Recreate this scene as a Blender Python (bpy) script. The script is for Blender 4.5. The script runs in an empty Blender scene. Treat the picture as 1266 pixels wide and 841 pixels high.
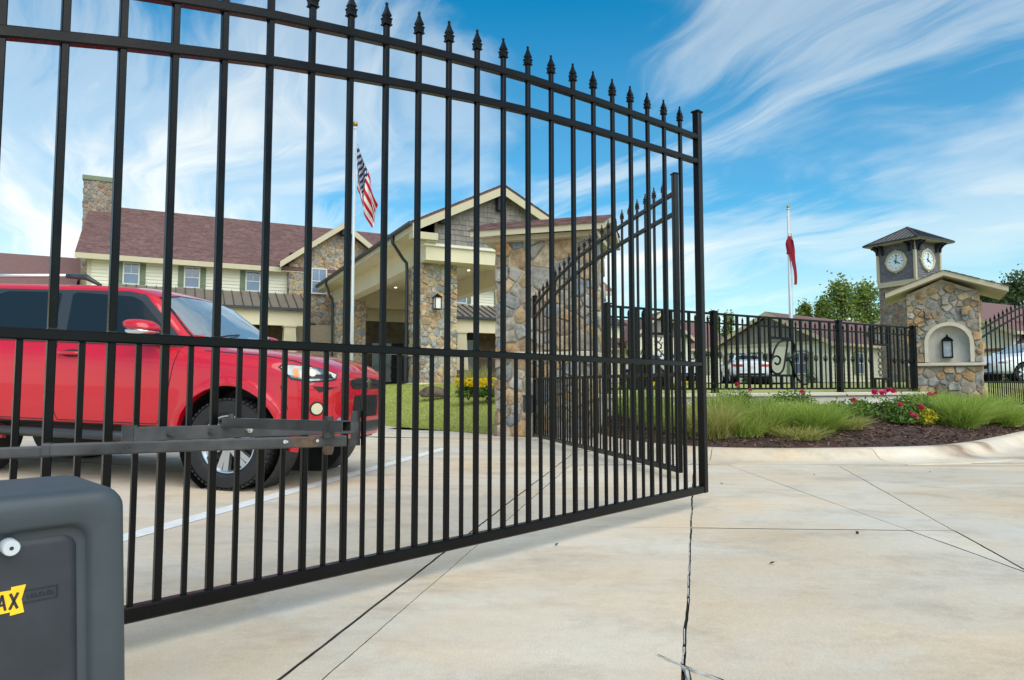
import bpy, bmesh, math, random
import numpy as np
from mathutils import Vector, Matrix, noise
from mathutils.bvhtree import BVHTree

# ------------------------------------------------------------------ camera, sky, sun, exposure
scene = bpy.context.scene
COL = scene.collection
R = math.radians
CAM_H = 0.89
cam_d = bpy.data.cameras.new('camera'); cam = bpy.data.objects.new('camera', cam_d); COL.objects.link(cam)
cam_d.sensor_width = 36.0; cam_d.lens = 850.0 / 1266.0 * 36.0
cam_d.clip_start = 0.05; cam_d.clip_end = 3000
cam.location = (0, 0, CAM_H); cam.rotation_euler = (R(90) + math.atan(56.5 / 850.0), 0, 0)
scene.camera = cam
scene.view_settings.view_transform = 'Standard'; scene.view_settings.look = 'None'
scene.view_settings.gamma = 1.0; scene.view_settings.use_curve_mapping = False
scene.view_settings.exposure = 1.16

SUN_EL, SUN_AZ = R(46), R(152)            # azimuth clockwise from +Y
world = bpy.data.worlds.new('World'); scene.world = world; world.use_nodes = True
def build_world():
    nt = world.node_tree; N = nt.nodes; Lk = nt.links; N.clear()
    def nd(t, **k):
        n = N.new(t)
        for a, b in k.items(): setattr(n, a, b)
        return n
    def math_(op, a, b=None, c=None, clamp=False):
        n = nd('ShaderNodeMath', operation=op, use_clamp=clamp)
        for i, v in enumerate((a, b, c)):
            if v is None: continue
            if isinstance(v, (int, float)): n.inputs[i].default_value = v
            else: Lk.new(v, n.inputs[i])
        return n.outputs[0]
    def ramp(v, stops):
        n = nd('ShaderNodeValToRGB'); cr = n.color_ramp; cr.interpolation = 'EASE'
        while len(cr.elements) < len(stops): cr.elements.new(0.5)
        for e, (p, c) in zip(cr.elements, stops): e.position = p; e.color = (c, c, c, 1)
        Lk.new(v, n.inputs[0]); return n.outputs[0]
    sky = nd('ShaderNodeTexSky', sky_type='NISHITA', sun_disc=False, sun_elevation=SUN_EL, sun_rotation=SUN_AZ, air_density=1.1, dust_density=0.6, ozone_density=2.2)
    hs = nd('ShaderNodeHueSaturation'); hs.inputs['Hue'].default_value = 0.472; hs.inputs['Saturation'].default_value = 1.7; hs.inputs['Value'].default_value = 0.80
    Lk.new(sky.outputs[0], hs.inputs['Color'])
    deep = nd('ShaderNodeMix', data_type='RGBA', blend_type='MULTIPLY'); deep.inputs[0].default_value = 1.0; deep.inputs[7].default_value = (0.02, 0.80, 0.92, 1); Lk.new(hs.outputs[0], deep.inputs[6])
    tc = nd('ShaderNodeTexCoord'); sp = nd('ShaderNodeSeparateXYZ'); Lk.new(tc.outputs['Generated'], sp.inputs[0])
    den = math_('ADD', math_('MAXIMUM', sp.outputs[2], 0.0), 0.14)
    px = math_('DIVIDE', sp.outputs[0], den); py = math_('DIVIDE', sp.outputs[1], den)
    cb = nd('ShaderNodeCombineXYZ'); Lk.new(px, cb.inputs[0]); Lk.new(py, cb.inputs[1])
    wn = nd('ShaderNodeTexNoise'); wn.inputs['Scale'].default_value = 0.55; wn.inputs['Detail'].default_value = 3; Lk.new(cb.outputs[0], wn.inputs['Vector'])
    wv = nd('ShaderNodeVectorMath', operation='MULTIPLY_ADD'); Lk.new(wn.outputs['Color'], wv.inputs[0]); wv.inputs[1].default_value = (1.5, 1.5, 0); Lk.new(cb.outputs[0], wv.inputs[2])
    def noise_(rot, scl, loc, scale, detail, rough, dist):
        m = nd('ShaderNodeMapping', vector_type='TEXTURE'); m.inputs['Rotation'].default_value = (0, 0, rot); m.inputs['Scale'].default_value = (1 / scl[0], 1 / scl[1], 1); m.inputs['Location'].default_value = loc
        Lk.new(wv.outputs[0], m.inputs[0])
        t = nd('ShaderNodeTexNoise'); t.inputs['Scale'].default_value = scale; t.inputs['Detail'].default_value = detail; t.inputs['Roughness'].default_value = rough; t.inputs['Distortion'].default_value = dist
        Lk.new(m.outputs[0], t.inputs['Vector']); return t.outputs['Fac']
    streak = noise_(R(127), (0.42, 1.25, 1), (3.1, 1.2, 0), 1.05, 9, 0.56, 0.5)
    fine = noise_(R(120), (0.5, 3.4, 1), (0.3, 7.2, 0), 2.2, 8, 0.62, 0.7)
    cover = noise_(R(127), (0.40, 0.8, 1), (6.2, 3.3, 0), 0.75, 4, 0.5, 0.3)
    s = math_('ADD', math_('MULTIPLY', streak, 0.80), math_('MULTIPLY', fine, 0.20))
    s = math_('ADD', s, math_('MULTIPLY', math_('SUBTRACT', cover, 0.48), 0.75))
    d1 = ramp(s, [(0.44, 0.0), (0.55, 0.36), (0.70, 0.88)])
    soft = noise_(R(127), (0.55, 0.95, 1), (1.7, 4.4, 0), 1.0, 8, 0.56, 0.5)
    d2 = ramp(soft, [(0.47, 0.0), (0.61, 0.34), (0.76, 0.85)])
    d1 = math_('SUBTRACT', 1.0, math_('MULTIPLY', math_('SUBTRACT', 1.0, d1), math_('SUBTRACT', 1.0, d2)))
    # haze veil towards the horizon
    hz = ramp(sp.outputs[2], [(0.0, 0.78), (0.11, 0.46), (0.26, 0.10), (0.55, 0.0)])
    dens = math_('SUBTRACT', 1.0, math_('MULTIPLY', math_('SUBTRACT', 1.0, d1), math_('SUBTRACT', 1.0, hz)))
    mix = nd('ShaderNodeMix', data_type='RGBA'); Lk.new(dens, mix.inputs[0]); Lk.new(deep.outputs[2], mix.inputs[6]); mix.inputs[7].default_value = (4.9, 4.95, 4.65, 1)
    bg = nd('ShaderNodeBackground'); bg.inputs[1].default_value = 0.1; Lk.new(mix.outputs[2], bg.inputs[0])
    out = nd('ShaderNodeOutputWorld'); Lk.new(bg.outputs[0], out.inputs[0])
build_world()
sun_d = bpy.data.lights.new('sun', 'SUN'); sun_d.energy = 1.5; sun_d.angle = R(75); sun_d.color = (1.0, 0.91, 0.80)
sun = bpy.data.objects.new('sun', sun_d); COL.objects.link(sun)
sdir = Vector((math.sin(SUN_AZ) * math.cos(SUN_EL), math.cos(SUN_AZ) * math.cos(SUN_EL), math.sin(SUN_EL)))
sun.rotation_euler = sdir.to_track_quat('Z', 'Y').to_euler(); sun.location = sdir * 60

# ------------------------------------------------------------------ materials
def srgb(r, g, b):
    return tuple(((c / 255.0) / 12.92 if c / 255.0 <= 0.04045 else ((c / 255.0 + 0.055) / 1.055) ** 2.4) for c in (r, g, b)) + (1.0,)
MATS = {}
def mat(name, color, rough=0.6, metal=0.0, var=0.0, vscale=3.0, bump=0.0, bscale=40.0, coat=0.0, spec=0.5, ramp=None, attr=None, emit=None, ior=1.5, rvar=0.0, stretch=None, detail=5, bdist=0.01):
    m = bpy.data.materials.new(name); m.use_nodes = True; nt = m.node_tree; N = nt.nodes; Lk = nt.links
    p = N['Principled BSDF']; p.inputs['Base Color'].default_value = color; p.inputs['Roughness'].default_value = rough; p.inputs['Metallic'].default_value = metal
    p.inputs['Coat Weight'].default_value = coat; p.inputs['Coat Roughness'].default_value = 0.04; p.inputs['Specular IOR Level'].default_value = spec; p.inputs['IOR'].default_value = ior
    base = None
    if attr:
        a = N.new('ShaderNodeAttribute'); a.attribute_name = attr
        cr = N.new('ShaderNodeValToRGB'); cr.color_ramp.interpolation = 'LINEAR'
        while len(cr.color_ramp.elements) < len(ramp): cr.color_ramp.elements.new(0.5)
        for e, (q, c) in zip(cr.color_ramp.elements, ramp): e.position = q; e.color = c
        Lk.new(a.outputs['Fac'], cr.inputs[0]); base = cr.outputs[0]
    tc = N.new('ShaderNodeTexCoord'); vec = tc.outputs['Object']
    if stretch:
        mp = N.new('ShaderNodeMapping'); mp.inputs['Scale'].default_value = stretch; Lk.new(vec, mp.inputs[0]); vec = mp.outputs[0]
    if var > 0:
        n = N.new('ShaderNodeTexNoise'); n.inputs['Scale'].default_value = vscale; n.inputs['Detail'].default_value = detail; n.inputs['Roughness'].default_value = 0.62
        Lk.new(vec, n.inputs['Vector'])
        mr = N.new('ShaderNodeMapRange'); mr.inputs[1].default_value = 0.3; mr.inputs[2].default_value = 0.7; mr.inputs[3].default_value = 1 - var; mr.inputs[4].default_value = 1 + var
        Lk.new(n.outputs['Fac'], mr.inputs[0])
        mx = N.new('ShaderNodeMix'); mx.data_type = 'RGBA'; mx.blend_type = 'MULTIPLY'; mx.inputs[0].default_value = 1.0
        if base is not None: Lk.new(base, mx.inputs[6])
        else: mx.inputs[6].default_value = color
        Lk.new(mr.outputs[0], mx.inputs[7]); base = mx.outputs[2]
        if rvar > 0:
            m2 = N.new('ShaderNodeMapRange'); m2.inputs[1].default_value = 0.3; m2.inputs[2].default_value = 0.7; m2.inputs[3].default_value = rough - rvar; m2.inputs[4].default_value = rough + rvar
            Lk.new(n.outputs['Fac'], m2.inputs[0]); Lk.new(m2.outputs[0], p.inputs['Roughness'])
    if base is not None: Lk.new(base, p.inputs['Base Color'])
    if bump > 0:
        n2 = N.new('ShaderNodeTexNoise'); n2.inputs['Scale'].default_value = bscale; n2.inputs['Detail'].default_value = 4
        Lk.new(vec, n2.inputs['Vector'])
        b = N.new('ShaderNodeBump'); b.inputs['Strength'].default_value = bump; b.inputs['Distance'].default_value = bdist
        Lk.new(n2.outputs['Fac'], b.inputs['Height']); Lk.new(b.outputs[0], p.inputs['Normal'])
    if emit: p.inputs['Emission Color'].default_value = emit[0]; p.inputs['Emission Strength'].default_value = emit[1]
    MATS[name] = m; return m

mat('black_iron', (0.0022, 0.0024, 0.003, 1), 0.27, 0.0, var=0.35, vscale=6, bump=0.12, bscale=90, spec=0.22, rvar=0.10, bdist=0.002)
mat('black_iron_far', (0.003, 0.003, 0.0035, 1), 0.4, spec=0.2)
mat('arm_metal', (0.046, 0.045, 0.048, 1), 0.36, 0.0, var=0.5, vscale=9, bump=0.08, bscale=60, spec=0.6, rvar=0.12, bdist=0.002)
mat('rust', srgb(84, 66, 54), 0.8, var=0.5, vscale=40)
mat('zinc', srgb(190, 190, 185), 0.4, 0.6)
mat('plastic_dark', (0.050, 0.063, 0.075, 1), 0.47, var=0.12, vscale=5, bump=0.12, bscale=260, spec=0.4, rvar=0.06, bdist=0.001)
mat('plastic_panel', (0.026, 0.029, 0.038, 1), 0.5, var=0.18, vscale=14, bump=0.05, bscale=200, bdist=0.001)
mat('yellow_paint', srgb(250, 205, 35), 0.45, var=0.08, vscale=30)
mat('ink', (0.02, 0.02, 0.03, 1), 0.5)
mat('mortar', srgb(178, 166, 146), 0.95, var=0.18, vscale=9, bump=0.5, bscale=60)
STONE = [(0.0, srgb(156, 130, 100)), (0.12, srgb(182, 156, 120)), (0.24, srgb(150, 144, 134)), (0.36, srgb(126, 132, 138)), (0.48, srgb(178, 168, 150)), (0.57, srgb(186, 148, 104)), (0.64, srgb(138, 120, 102)), (0.78, srgb(172, 168, 160)), (0.90, srgb(130, 114, 98)), (1.0, srgb(196, 174, 138))]
mat('fieldstone', (0.3, 0.25, 0.2, 1), 0.85, var=0.5, vscale=7, bump=0.9, bscale=26, detail=10, attr='rnd', ramp=STONE, bdist=0.02)
TOWER = [(0.0, srgb(120, 104, 96)), (0.3, srgb(142, 132, 122)), (0.55, srgb(116, 116, 120)), (0.8, srgb(140, 112, 92)), (1.0, srgb(154, 146, 134))]
mat('greystone', (0.3, 0.25, 0.2, 1), 0.9, var=0.35, vscale=4, bump=0.5, bscale=14, attr='rnd', ramp=TOWER, bdist=0.02)
mat('limestone', srgb(206, 196, 178), 0.8, var=0.1, vscale=6, bump=0.2, bscale=60)
mat('stucco', srgb(222, 216, 204), 0.9, var=0.08, vscale=5, bump=0.4, bscale=120)
mat('cream_trim', srgb(190, 180, 152), 0.6, var=0.06, vscale=1.5)
mat('cream_panel', srgb(214, 203, 174), 0.7, var=0.06, vscale=0.8)
mat('white_trim', srgb(214, 210, 196), 0.55, var=0.05)
mat('cream_siding', srgb(226, 221, 202), 0.7, var=0.06, vscale=1.2, stretch=(0.3, 1, 4))
mat('sage', srgb(112, 124, 100), 0.65, var=0.08)
SHN = [(0.0, srgb(110, 82, 80)), (0.5, srgb(120, 91, 88)), (1.0, srgb(132, 101, 97))]
mat('shingle', srgb(108, 76, 72), 0.95, var=0.30, vscale=5, bump=0.4, bscale=30, attr='rnd', ramp=SHN)
mat('roof_brown', srgb(118, 88, 85), 0.95, var=0.18, vscale=5, bump=0.4, bscale=18, stretch=(1.0, 3.0, 3.0))
SHK = [(0.0, srgb(122, 115, 112)), (0.5, srgb(130, 123, 119)), (1.0, srgb(138, 131, 126))]
mat('shake', srgb(120, 112, 106), 0.9, var=0.07, vscale=6, bump=0.3, bscale=30, attr='rnd', ramp=SHK)
SDG = [(0.0, srgb(104, 102, 108)), (1.0, srgb(118, 116, 122))]
mat('grey_siding', srgb(88, 84, 94), 0.85, var=0.1, vscale=4, attr='rnd', ramp=SDG)
mat('metal_roof', srgb(132, 122, 112), 0.42, 0.35, var=0.10, vscale=1.5)
mat('bronze_metal', srgb(58, 58, 60), 0.4, 0.3)
mat('dark_timber', srgb(40, 40, 46), 0.8)
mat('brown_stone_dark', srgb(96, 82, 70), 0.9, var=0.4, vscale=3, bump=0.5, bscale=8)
mat('window_glass', srgb(104, 122, 150), 0.08, 0.0, var=0.15, vscale=0.7, spec=0.9)
mat('dark_glass', (0.02, 0.025, 0.03, 1), 0.05, spec=0.9)
mat('gutter_metal', srgb(46, 50, 56), 0.4, 0.2)
mat('white_metal', srgb(198, 204, 210), 0.35, 0.1)
mat('gold', srgb(170, 130, 50), 0.3, 0.8)
mat('warm_light', (1, 0.8, 0.5, 1), 0.5, emit=((1, 0.75, 0.4, 1), 6.0))
mat('lantern_glass', srgb(225, 222, 214), 0.25, var=0.05)
mat('lantern_grey', srgb(150, 158, 164), 0.15, var=0.25, vscale=8)
mat('clock_face', srgb(226, 236, 240), 0.4)
mat('road_paint', srgb(226, 228, 226), 0.7, var=0.10, vscale=14, bump=0.2, bscale=80)
mat('grass', srgb(160, 162, 90), 0.95, var=0.25, vscale=0.9, bump=0.6, bscale=60, detail=8)
mat('mulch', srgb(70, 50, 43), 0.95, var=0.5, vscale=14, bump=0.9, bscale=40, detail=8, bdist=0.03)
mat('soil', srgb(70, 60, 50), 1.0, var=0.3, vscale=2)
mat('joint', (0.03, 0.027, 0.024, 1), 0.9, var=0.5, vscale=8)
mat('caulk', srgb(176, 174, 168), 0.8, var=0.35, vscale=30)
mat('trunk', srgb(86, 72, 58), 0.95, var=0.3, vscale=6, bump=0.6, bscale=20)

def leafmat(name, lo, hi, trans=0.25, rough=0.6):
    m = bpy.data.materials.new(name); m.use_nodes = True; N = m.node_tree.nodes; Lk = m.node_tree.links; p = N['Principled BSDF']
    a = N.new('ShaderNodeAttribute'); a.attribute_name = 'rnd'
    cr = N.new('ShaderNodeValToRGB'); cr.color_ramp.elements[0].color = lo; cr.color_ramp.elements[1].color = hi
    Lk.new(a.outputs['Fac'], cr.inputs[0]); Lk.new(cr.outputs[0], p.inputs['Base Color']); p.inputs['Roughness'].default_value = rough; p.inputs['Specular IOR Level'].default_value = 0.3
    tb = N.new('ShaderNodeBsdfTranslucent'); Lk.new(cr.outputs[0], tb.inputs[0])
    mx = N.new('ShaderNodeMixShader'); mx.inputs[0].default_value = trans
    Lk.new(p.outputs[0], mx.inputs[1]); Lk.new(tb.outputs[0], mx.inputs[2]); Lk.new(mx.outputs[0], N['Material Output'].inputs[0])
    MATS[name] = m; return m
leafmat('leaf_green', srgb(84, 106, 50), srgb(152, 168, 84), 0.4)
leafmat('leaf_dark', srgb(46, 66, 42), srgb(92, 112, 62))
leafmat('leaf_shrub', srgb(56, 86, 36), srgb(124, 152, 64))
leafmat('leaf_yellow', srgb(150, 150, 40), srgb(205, 190, 40))
leafmat('blade_green', srgb(118, 144, 56), srgb(190, 208, 104), 0.4)
leafmat('blade_tan', srgb(132, 138, 66), srgb(204, 198, 122), 0.4)
leafmat('blade_lawn', srgb(140, 150, 70), srgb(194, 198, 112))
leafmat('petal_pink', srgb(205, 40, 90), srgb(235, 90, 130))
leafmat('petal_red', srgb(196, 34, 72), srgb(226, 74, 110))
leafmat('petal_yellow', srgb(246, 214, 16), srgb(255, 236, 70))
leafmat('chip', srgb(54, 38, 34), srgb(132, 104, 90), 0.0, 0.9)

def concrete_material():
    m = bpy.data.materials.new('concrete'); m.use_nodes = True; N = m.node_tree.nodes; Lk = m.node_tree.links; p = N['Principled BSDF']
    g = N.new('ShaderNodeNewGeometry')
    def noise_(scale, detail, st=(1, 1, 1), dist=0.0, rough=0.6):
        mp = N.new('ShaderNodeMapping'); mp.inputs['Scale'].default_value = st; Lk.new(g.outputs['Position'], mp.inputs[0])
        n = N.new('ShaderNodeTexNoise'); n.inputs['Scale'].default_value = scale; n.inputs['Detail'].default_value = detail; n.inputs['Distortion'].default_value = dist; n.inputs['Roughness'].default_value = rough
        Lk.new(mp.outputs[0], n.inputs['Vector']); return n.outputs['Fac']
    def mixc(fac, a, b, typ='MIX', f=1.0):
        x = N.new('ShaderNodeMix'); x.data_type = 'RGBA'; x.blend_type = typ
        if fac is None: x.inputs[0].default_value = f
        else: Lk.new(fac, x.inputs[0])
        for i, v in ((6, a), (7, b)):
            if isinstance(v, tuple): x.inputs[i].default_value = v
            else: Lk.new(v, x.inputs[i])
        return x.outputs[2]
    def mr(v, a, b, c, d):
        q = N.new('ShaderNodeMapRange'); q.inputs[1].default_value = a; q.inputs[2].default_value = b; q.inputs[3].default_value = c; q.inputs[4].default_value = d; Lk.new(v, q.inputs[0]); return q.outputs[0]
    # sandy tan and grey washes, rust coloured run-off bands, fine speckle
    tan = mixc(mr(noise_(0.55, 10, (1, 1.3, 1), 0.4, 0.68), 0.36, 0.62, 0, 1), srgb(216, 195, 166), srgb(212, 205, 192))
    iron = mixc(mr(noise_(0.9, 12, (0.45, 1.5, 1), 0.6, 0.7), 0.52, 0.72, 0, 0.5), tan, srgb(192, 160, 126))
    dirt = mixc(mr(noise_(2.2, 12, (0.7, 1, 1), 0.3, 0.72), 0.50, 0.72, 0, 0.60), iron, srgb(164, 150, 132))
    spk = mixc(None, dirt, mr(noise_(150, 4, (1, 0.5, 1)), 0.28, 0.72, 0.91, 1.07), 'MULTIPLY')
    spk = mixc(None, spk, mr(noise_(1.1, 8, (0.35, 1.0, 1), 0.8), 0.3, 0.7, 0.87, 1.08), 'MULTIPLY')
    spk2 = mixc(None, spk, mr(noise_(18, 6), 0.2, 0.8, 0.94, 1.05), 'MULTIPLY')
    # brown run-off stains where the gutter turns
    def blob(cx, cy, rx, ry):
        mp = N.new('ShaderNodeMapping'); mp.vector_type = 'TEXTURE'; mp.inputs['Location'].default_value = (cx, cy, 0); mp.inputs['Scale'].default_value = (rx, ry, 100); Lk.new(g.outputs['Position'], mp.inputs[0])
        ln = N.new('ShaderNodeVectorMath'); ln.operation = 'LENGTH'; Lk.new(mp.outputs[0], ln.inputs[0]); return mr(ln.outputs['Value'], 0.35, 1.0, 1.0, 0.0)
    for cx_, cy_, rx_, ry_, am in ((5.55, 8.72, 0.42, 0.32, 0.75), (6.25, 9.25, 0.22, 0.22, 0.7), (6.9, 8.5, 1.9, 0.28, 0.5), (4.6, 7.75, 2.2, 0.10, 0.35)):
        mm = N.new('ShaderNodeMath'); mm.operation = 'MULTIPLY'; Lk.new(blob(cx_, cy_, rx_, ry_), mm.inputs[0]); Lk.new(mr(noise_(5, 6), 0.35, 0.6, am * 0.5, am * 1.2), mm.inputs[1]); spk2 = mixc(mm.outputs[0], spk2, srgb(132, 106, 84))
    geo = N.new('ShaderNodeAttribute'); geo.attribute_name = 'rnd'
    fin = mixc(None, spk2, mr(geo.outputs['Fac'], 0, 1, 0.93, 1.05), 'MULTIPLY')
    Lk.new(fin, p.inputs['Base Color']); p.inputs['Roughness'].default_value = 0.85; p.inputs['Specular IOR Level'].default_value = 0.3
    b = N.new('ShaderNodeBump'); b.inputs['Strength'].default_value = 0.35; b.inputs['Distance'].default_value = 0.004
    bm_ = N.new('ShaderNodeMath'); bm_.operation = 'ADD'; Lk.new(noise_(130, 4, (1, 0.25, 1)), bm_.inputs[0]); Lk.new(noise_(30, 4), bm_.inputs[1]); Lk.new(bm_.outputs[0], b.inputs['Height']); Lk.new(b.outputs[0], p.inputs['Normal'])
    MATS['concrete'] = m
concrete_material()

# ------------------------------------------------------------------ mesh helpers
class MB:
    def __init__(s): s.v = []; s.f = []; s.r = []; s.cur = 0.5
    def add(s, vs, fs, rnd=None):
        o = len(s.v); s.v.extend(tuple(p) for p in vs); s.f.extend(tuple(i + o for i in f) for f in fs); s.r.extend([s.cur if rnd is None else rnd] * len(fs)); return s
    def box(s, x0, x1, y0, y1, z0, z1, rnd=None):
        return s.add([(x0, y0, z0), (x1, y0, z0), (x1, y1, z0), (x0, y1, z0), (x0, y0, z1), (x1, y0, z1), (x1, y1, z1), (x0, y1, z1)],
                     [(0, 3, 2, 1), (4, 5, 6, 7), (0, 1, 5, 4), (1, 2, 6, 5), (2, 3, 7, 6), (3, 0, 4, 7)], rnd)
    def cbox(s, x0, x1, y0, y1, z0, z1, c=0.004):        # box with chamfered vertical and top/bottom edges
        def ring(z, k): 
            X0, X1, Y0, Y1 = x0 + k, x1 - k, y0 + k, y1 - k
            return [(X0 + c, Y0, z), (X1 - c, Y0, z), (X1, Y0 + c, z), (X1, Y1 - c, z), (X1 - c, Y1, z), (X0 + c, Y1, z), (X0, Y1 - c, z), (X0, Y0 + c, z)]
        return s.loft([ring(z0, c), ring(z0 + c, 0), ring(z1 - c, 0), ring(z1, c)], True, True)
    def loft(s, rings, closed=True, cap=False, rnd=None):
        n = len(rings[0]); vs = [p for r in rings for p in r]; fs = []
        for i in range(len(rings) - 1):
            for j in range(n if closed else n - 1):
                k = (j + 1) % n; fs.append((i * n + j, i * n + k, (i + 1) * n + k, (i + 1) * n + j))
        if cap: fs.append(tuple(range(n - 1, -1, -1))); fs.append(tuple((len(rings) - 1) * n + j for j in range(n)))
        return s.add(vs, fs, rnd)
    def bar(s, a, b, w, h=None, c=None, up=(0, 0, 1)):    # chamfered rectangular bar from a to b, w across, h along up
        a = Vector(a); b = Vector(b); h = w if h is None else h; c = min(w, h) * 0.14 if c is None else c
        d = (b - a).normalized(); up = Vector(up)
        if abs(d.dot(up)) > 0.98: up = Vector((1, 0, 0))
        x = d.cross(up).normalized(); y = x.cross(d).normalized(); W, H = w / 2, h / 2
        pr = [(W - c, -H), (W, -H + c), (W, H - c), (W - c, H), (-W + c, H), (-W, H - c), (-W, -H + c), (-W + c, -H)]
        return s.loft([[p + x * q[0] + y * q[1] for q in pr] for p in (a, b)], True, True)
    def tube(s, pts, r, n=8, cap=True):
        pts = [Vector(p) for p in pts]; rings = []; ref = None
        for i, p in enumerate(pts):
            d = (pts[min(i + 1, len(pts) - 1)] - pts[max(i - 1, 0)]).normalized()
            if ref is None: ref = Vector((0, 0, 1)) if abs(d.z) < 0.9 else Vector((1, 0, 0))
            x = d.cross(ref).normalized(); y = x.cross(d).normalized(); ref = y
            rr = r[i] if isinstance(r, (list, tuple)) else r
            rings.append([p + x * math.cos(2 * math.pi * k / n) * rr + y * math.sin(2 * math.pi * k / n) * rr for k in range(n)])
        return s.loft(rings, True, cap)
    def lathe(s, prof, n=16, c=(0, 0, 0), rot=0.0, axis='z', cap=True):
        rings = []
        for r, h in prof:
            rg = []
            for k in range(n):
                a = rot + 2 * math.pi * k / n; p = (r * math.cos(a), r * math.sin(a), h)
                if axis == 'y': p = (p[0], p[2], p[1])
                if axis == 'x': p = (p[2], p[0], p[1])
                rg.append((c[0] + p[0], c[1] + p[1], c[2] + p[2]))
            rings.append(rg)
        return s.loft(rings, True, cap)
    def prism(s, poly, d0, d1, fn=lambda x, y, d: (x, d, y), rnd=None):   # polygon (2D) between two depths
        n = len(poly); vs = [fn(x, y, d0) for x, y in poly] + [fn(x, y, d1) for x, y in poly]
        fs = [tuple(range(n - 1, -1, -1)), tuple(range(n, 2 * n))] + [(i, (i + 1) % n, n + (i + 1) % n, n + i) for i in range(n)]
        return s.add(vs, fs, rnd)
    def mesh(s, name, m, smooth=False):
        me = bpy.data.meshes.new(name); me.from_pydata(s.v, [], s.f)
        at = me.attributes.new('rnd', 'FLOAT', 'FACE'); at.data.foreach_set('value', s.r)
        me.materials.append(MATS[m])
        bm = bmesh.new(); bm.from_mesh(me); bmesh.ops.recalc_face_normals(bm, faces=bm.faces); bm.to_mesh(me); bm.free()
        if smooth: me.polygons.foreach_set('use_smooth', [True] * len(me.polygons))
        me.update(); return me
    def build(s, name, m, parent=None, smooth=False, angle=None):
        me = s.mesh(name, m, smooth or angle is not None); o = bpy.data.objects.new(name, me); COL.objects.link(o)
        if angle is not None: me.set_sharp_from_angle(angle=R(angle))
        if parent: o.parent = parent
        return o
def link_mesh(name, me, parent=None, loc=None, rot=None, scale=None):
    o = bpy.data.objects.new(name, me); COL.objects.link(o)
    if parent: o.parent = parent
    if loc: o.location = loc
    if rot: o.rotation_euler = rot
    if scale: o.scale = scale
    return o
def tag(o, label, cat, group=None):
    o['label'] = label; o['category'] = cat
    if group: o['group'] = group
    return o
def thing(name, label, cat, loc=(0, 0, 0), rz=0.0, group=None):
    o = bpy.data.objects.new(name, None); COL.objects.link(o); o.location = loc; o.rotation_euler = (0, 0, rz); o.empty_display_size = 0.2
    return tag(o, label, cat, group)
def struct(o): o['kind'] = 'structure'; return o
def stuff(o): o['kind'] = 'stuff'; return o
def np_mesh(name, verts, faces, m, rnd=None, parent=None, smooth=False):     # numpy quads or tris
    me = bpy.data.meshes.new(name); nv = len(verts); nf, k = faces.shape
    me.vertices.add(nv); me.vertices.foreach_set('co', np.ascontiguousarray(verts, dtype=np.float32).ravel())
    me.loops.add(nf * k); me.loops.foreach_set('vertex_index', faces.astype(np.int32).ravel())
    me.polygons.add(nf); me.polygons.foreach_set('loop_start', np.arange(0, nf * k, k, dtype=np.int32))
    me.update(calc_edges=True)
    at = me.attributes.new('rnd', 'FLOAT', 'FACE'); at.data.foreach_set('value', (np.full(nf, 0.5) if rnd is None else rnd).astype(np.float32))
    me.materials.append(MATS[m])
    if smooth: me.polygons.foreach_set('use_smooth', [True] * nf)
    o = bpy.data.objects.new(name, me); COL.objects.link(o)
    if parent: o.parent = parent
    return o

# stones: a face is filled with Voronoi cells, each cell a pillowed stone proud of the mortar
def clip(poly, nx, ny, d):      # keep nx*x+ny*y <= d
    out = []
    for i in range(len(poly)):
        a, b = poly[i], poly[(i + 1) % len(poly)]; da = nx * a[0] + ny * a[1] - d; db = nx * b[0] + ny * b[1] - d
        if da <= 0: out.append(a)
        if da * db < 0: t = da / (da - db); out.append((a[0] + t * (b[0] - a[0]), a[1] + t * (b[1] - a[1])))
    return out
def cells(w, h, size, rng, joint, hole=None):
    pts = []; tries = 0; target = int(w * h / (size * size) * 1.25); rad = []
    while tries < target * 30 and len(pts) < target:
        tries += 1; p = (rng.uniform(0, w), rng.uniform(0, h)); r = size * rng.uniform(0.38, 1.38)
        if all((p[0] - q[0]) ** 2 + ((p[1] - q[1]) * 1.15) ** 2 > (0.62 * (r + s_)) ** 2 for q, s_ in zip(pts, rad)): pts.append(p); rad.append(r)
    res = []
    for i, p in enumerate(pts):
        if hole and hole(*p, 0): continue
        poly = [(0, 0), (w, 0), (w, h), (0, h)]
        for k, q in enumerate(pts):
            if k == i: continue
            dx, dy = q[0] - p[0], q[1] - p[1]; L = math.hypot(dx, dy)
            if L > 4.5 * size: continue
            t = 0.5 + 0.18 * (rad[i] - rad[k]) / (rad[i] + rad[k]) * 2 * 0.6
            dx /= L; dy /= L; poly = clip(poly, dx, dy, dx * (p[0] + (q[0] - p[0]) * t) + dy * (p[1] + (q[1] - p[1]) * t) - joint / 2)
            if len(poly) < 3: break
        if len(poly) < 3: continue
        # drop tiny edges, round the corners
        poly = [a for j, a in enumerate(poly) if math.hypot(a[0] - poly[j - 1][0], a[1] - poly[j - 1][1]) > size * 0.06]
        if len(poly) < 3: continue
        c2 = []
        for j in range(len(poly)):
            a, b = poly[j], poly[(j + 1) % len(poly)]
            for t in (0.05, 0.95): c2.append((a[0] + (b[0] - a[0]) * t + rng.uniform(-1, 1) * size * 0.018, a[1] + (b[1] - a[1]) * t + rng.uniform(-1, 1) * size * 0.018))
        res.append(c2)
    return res
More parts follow.
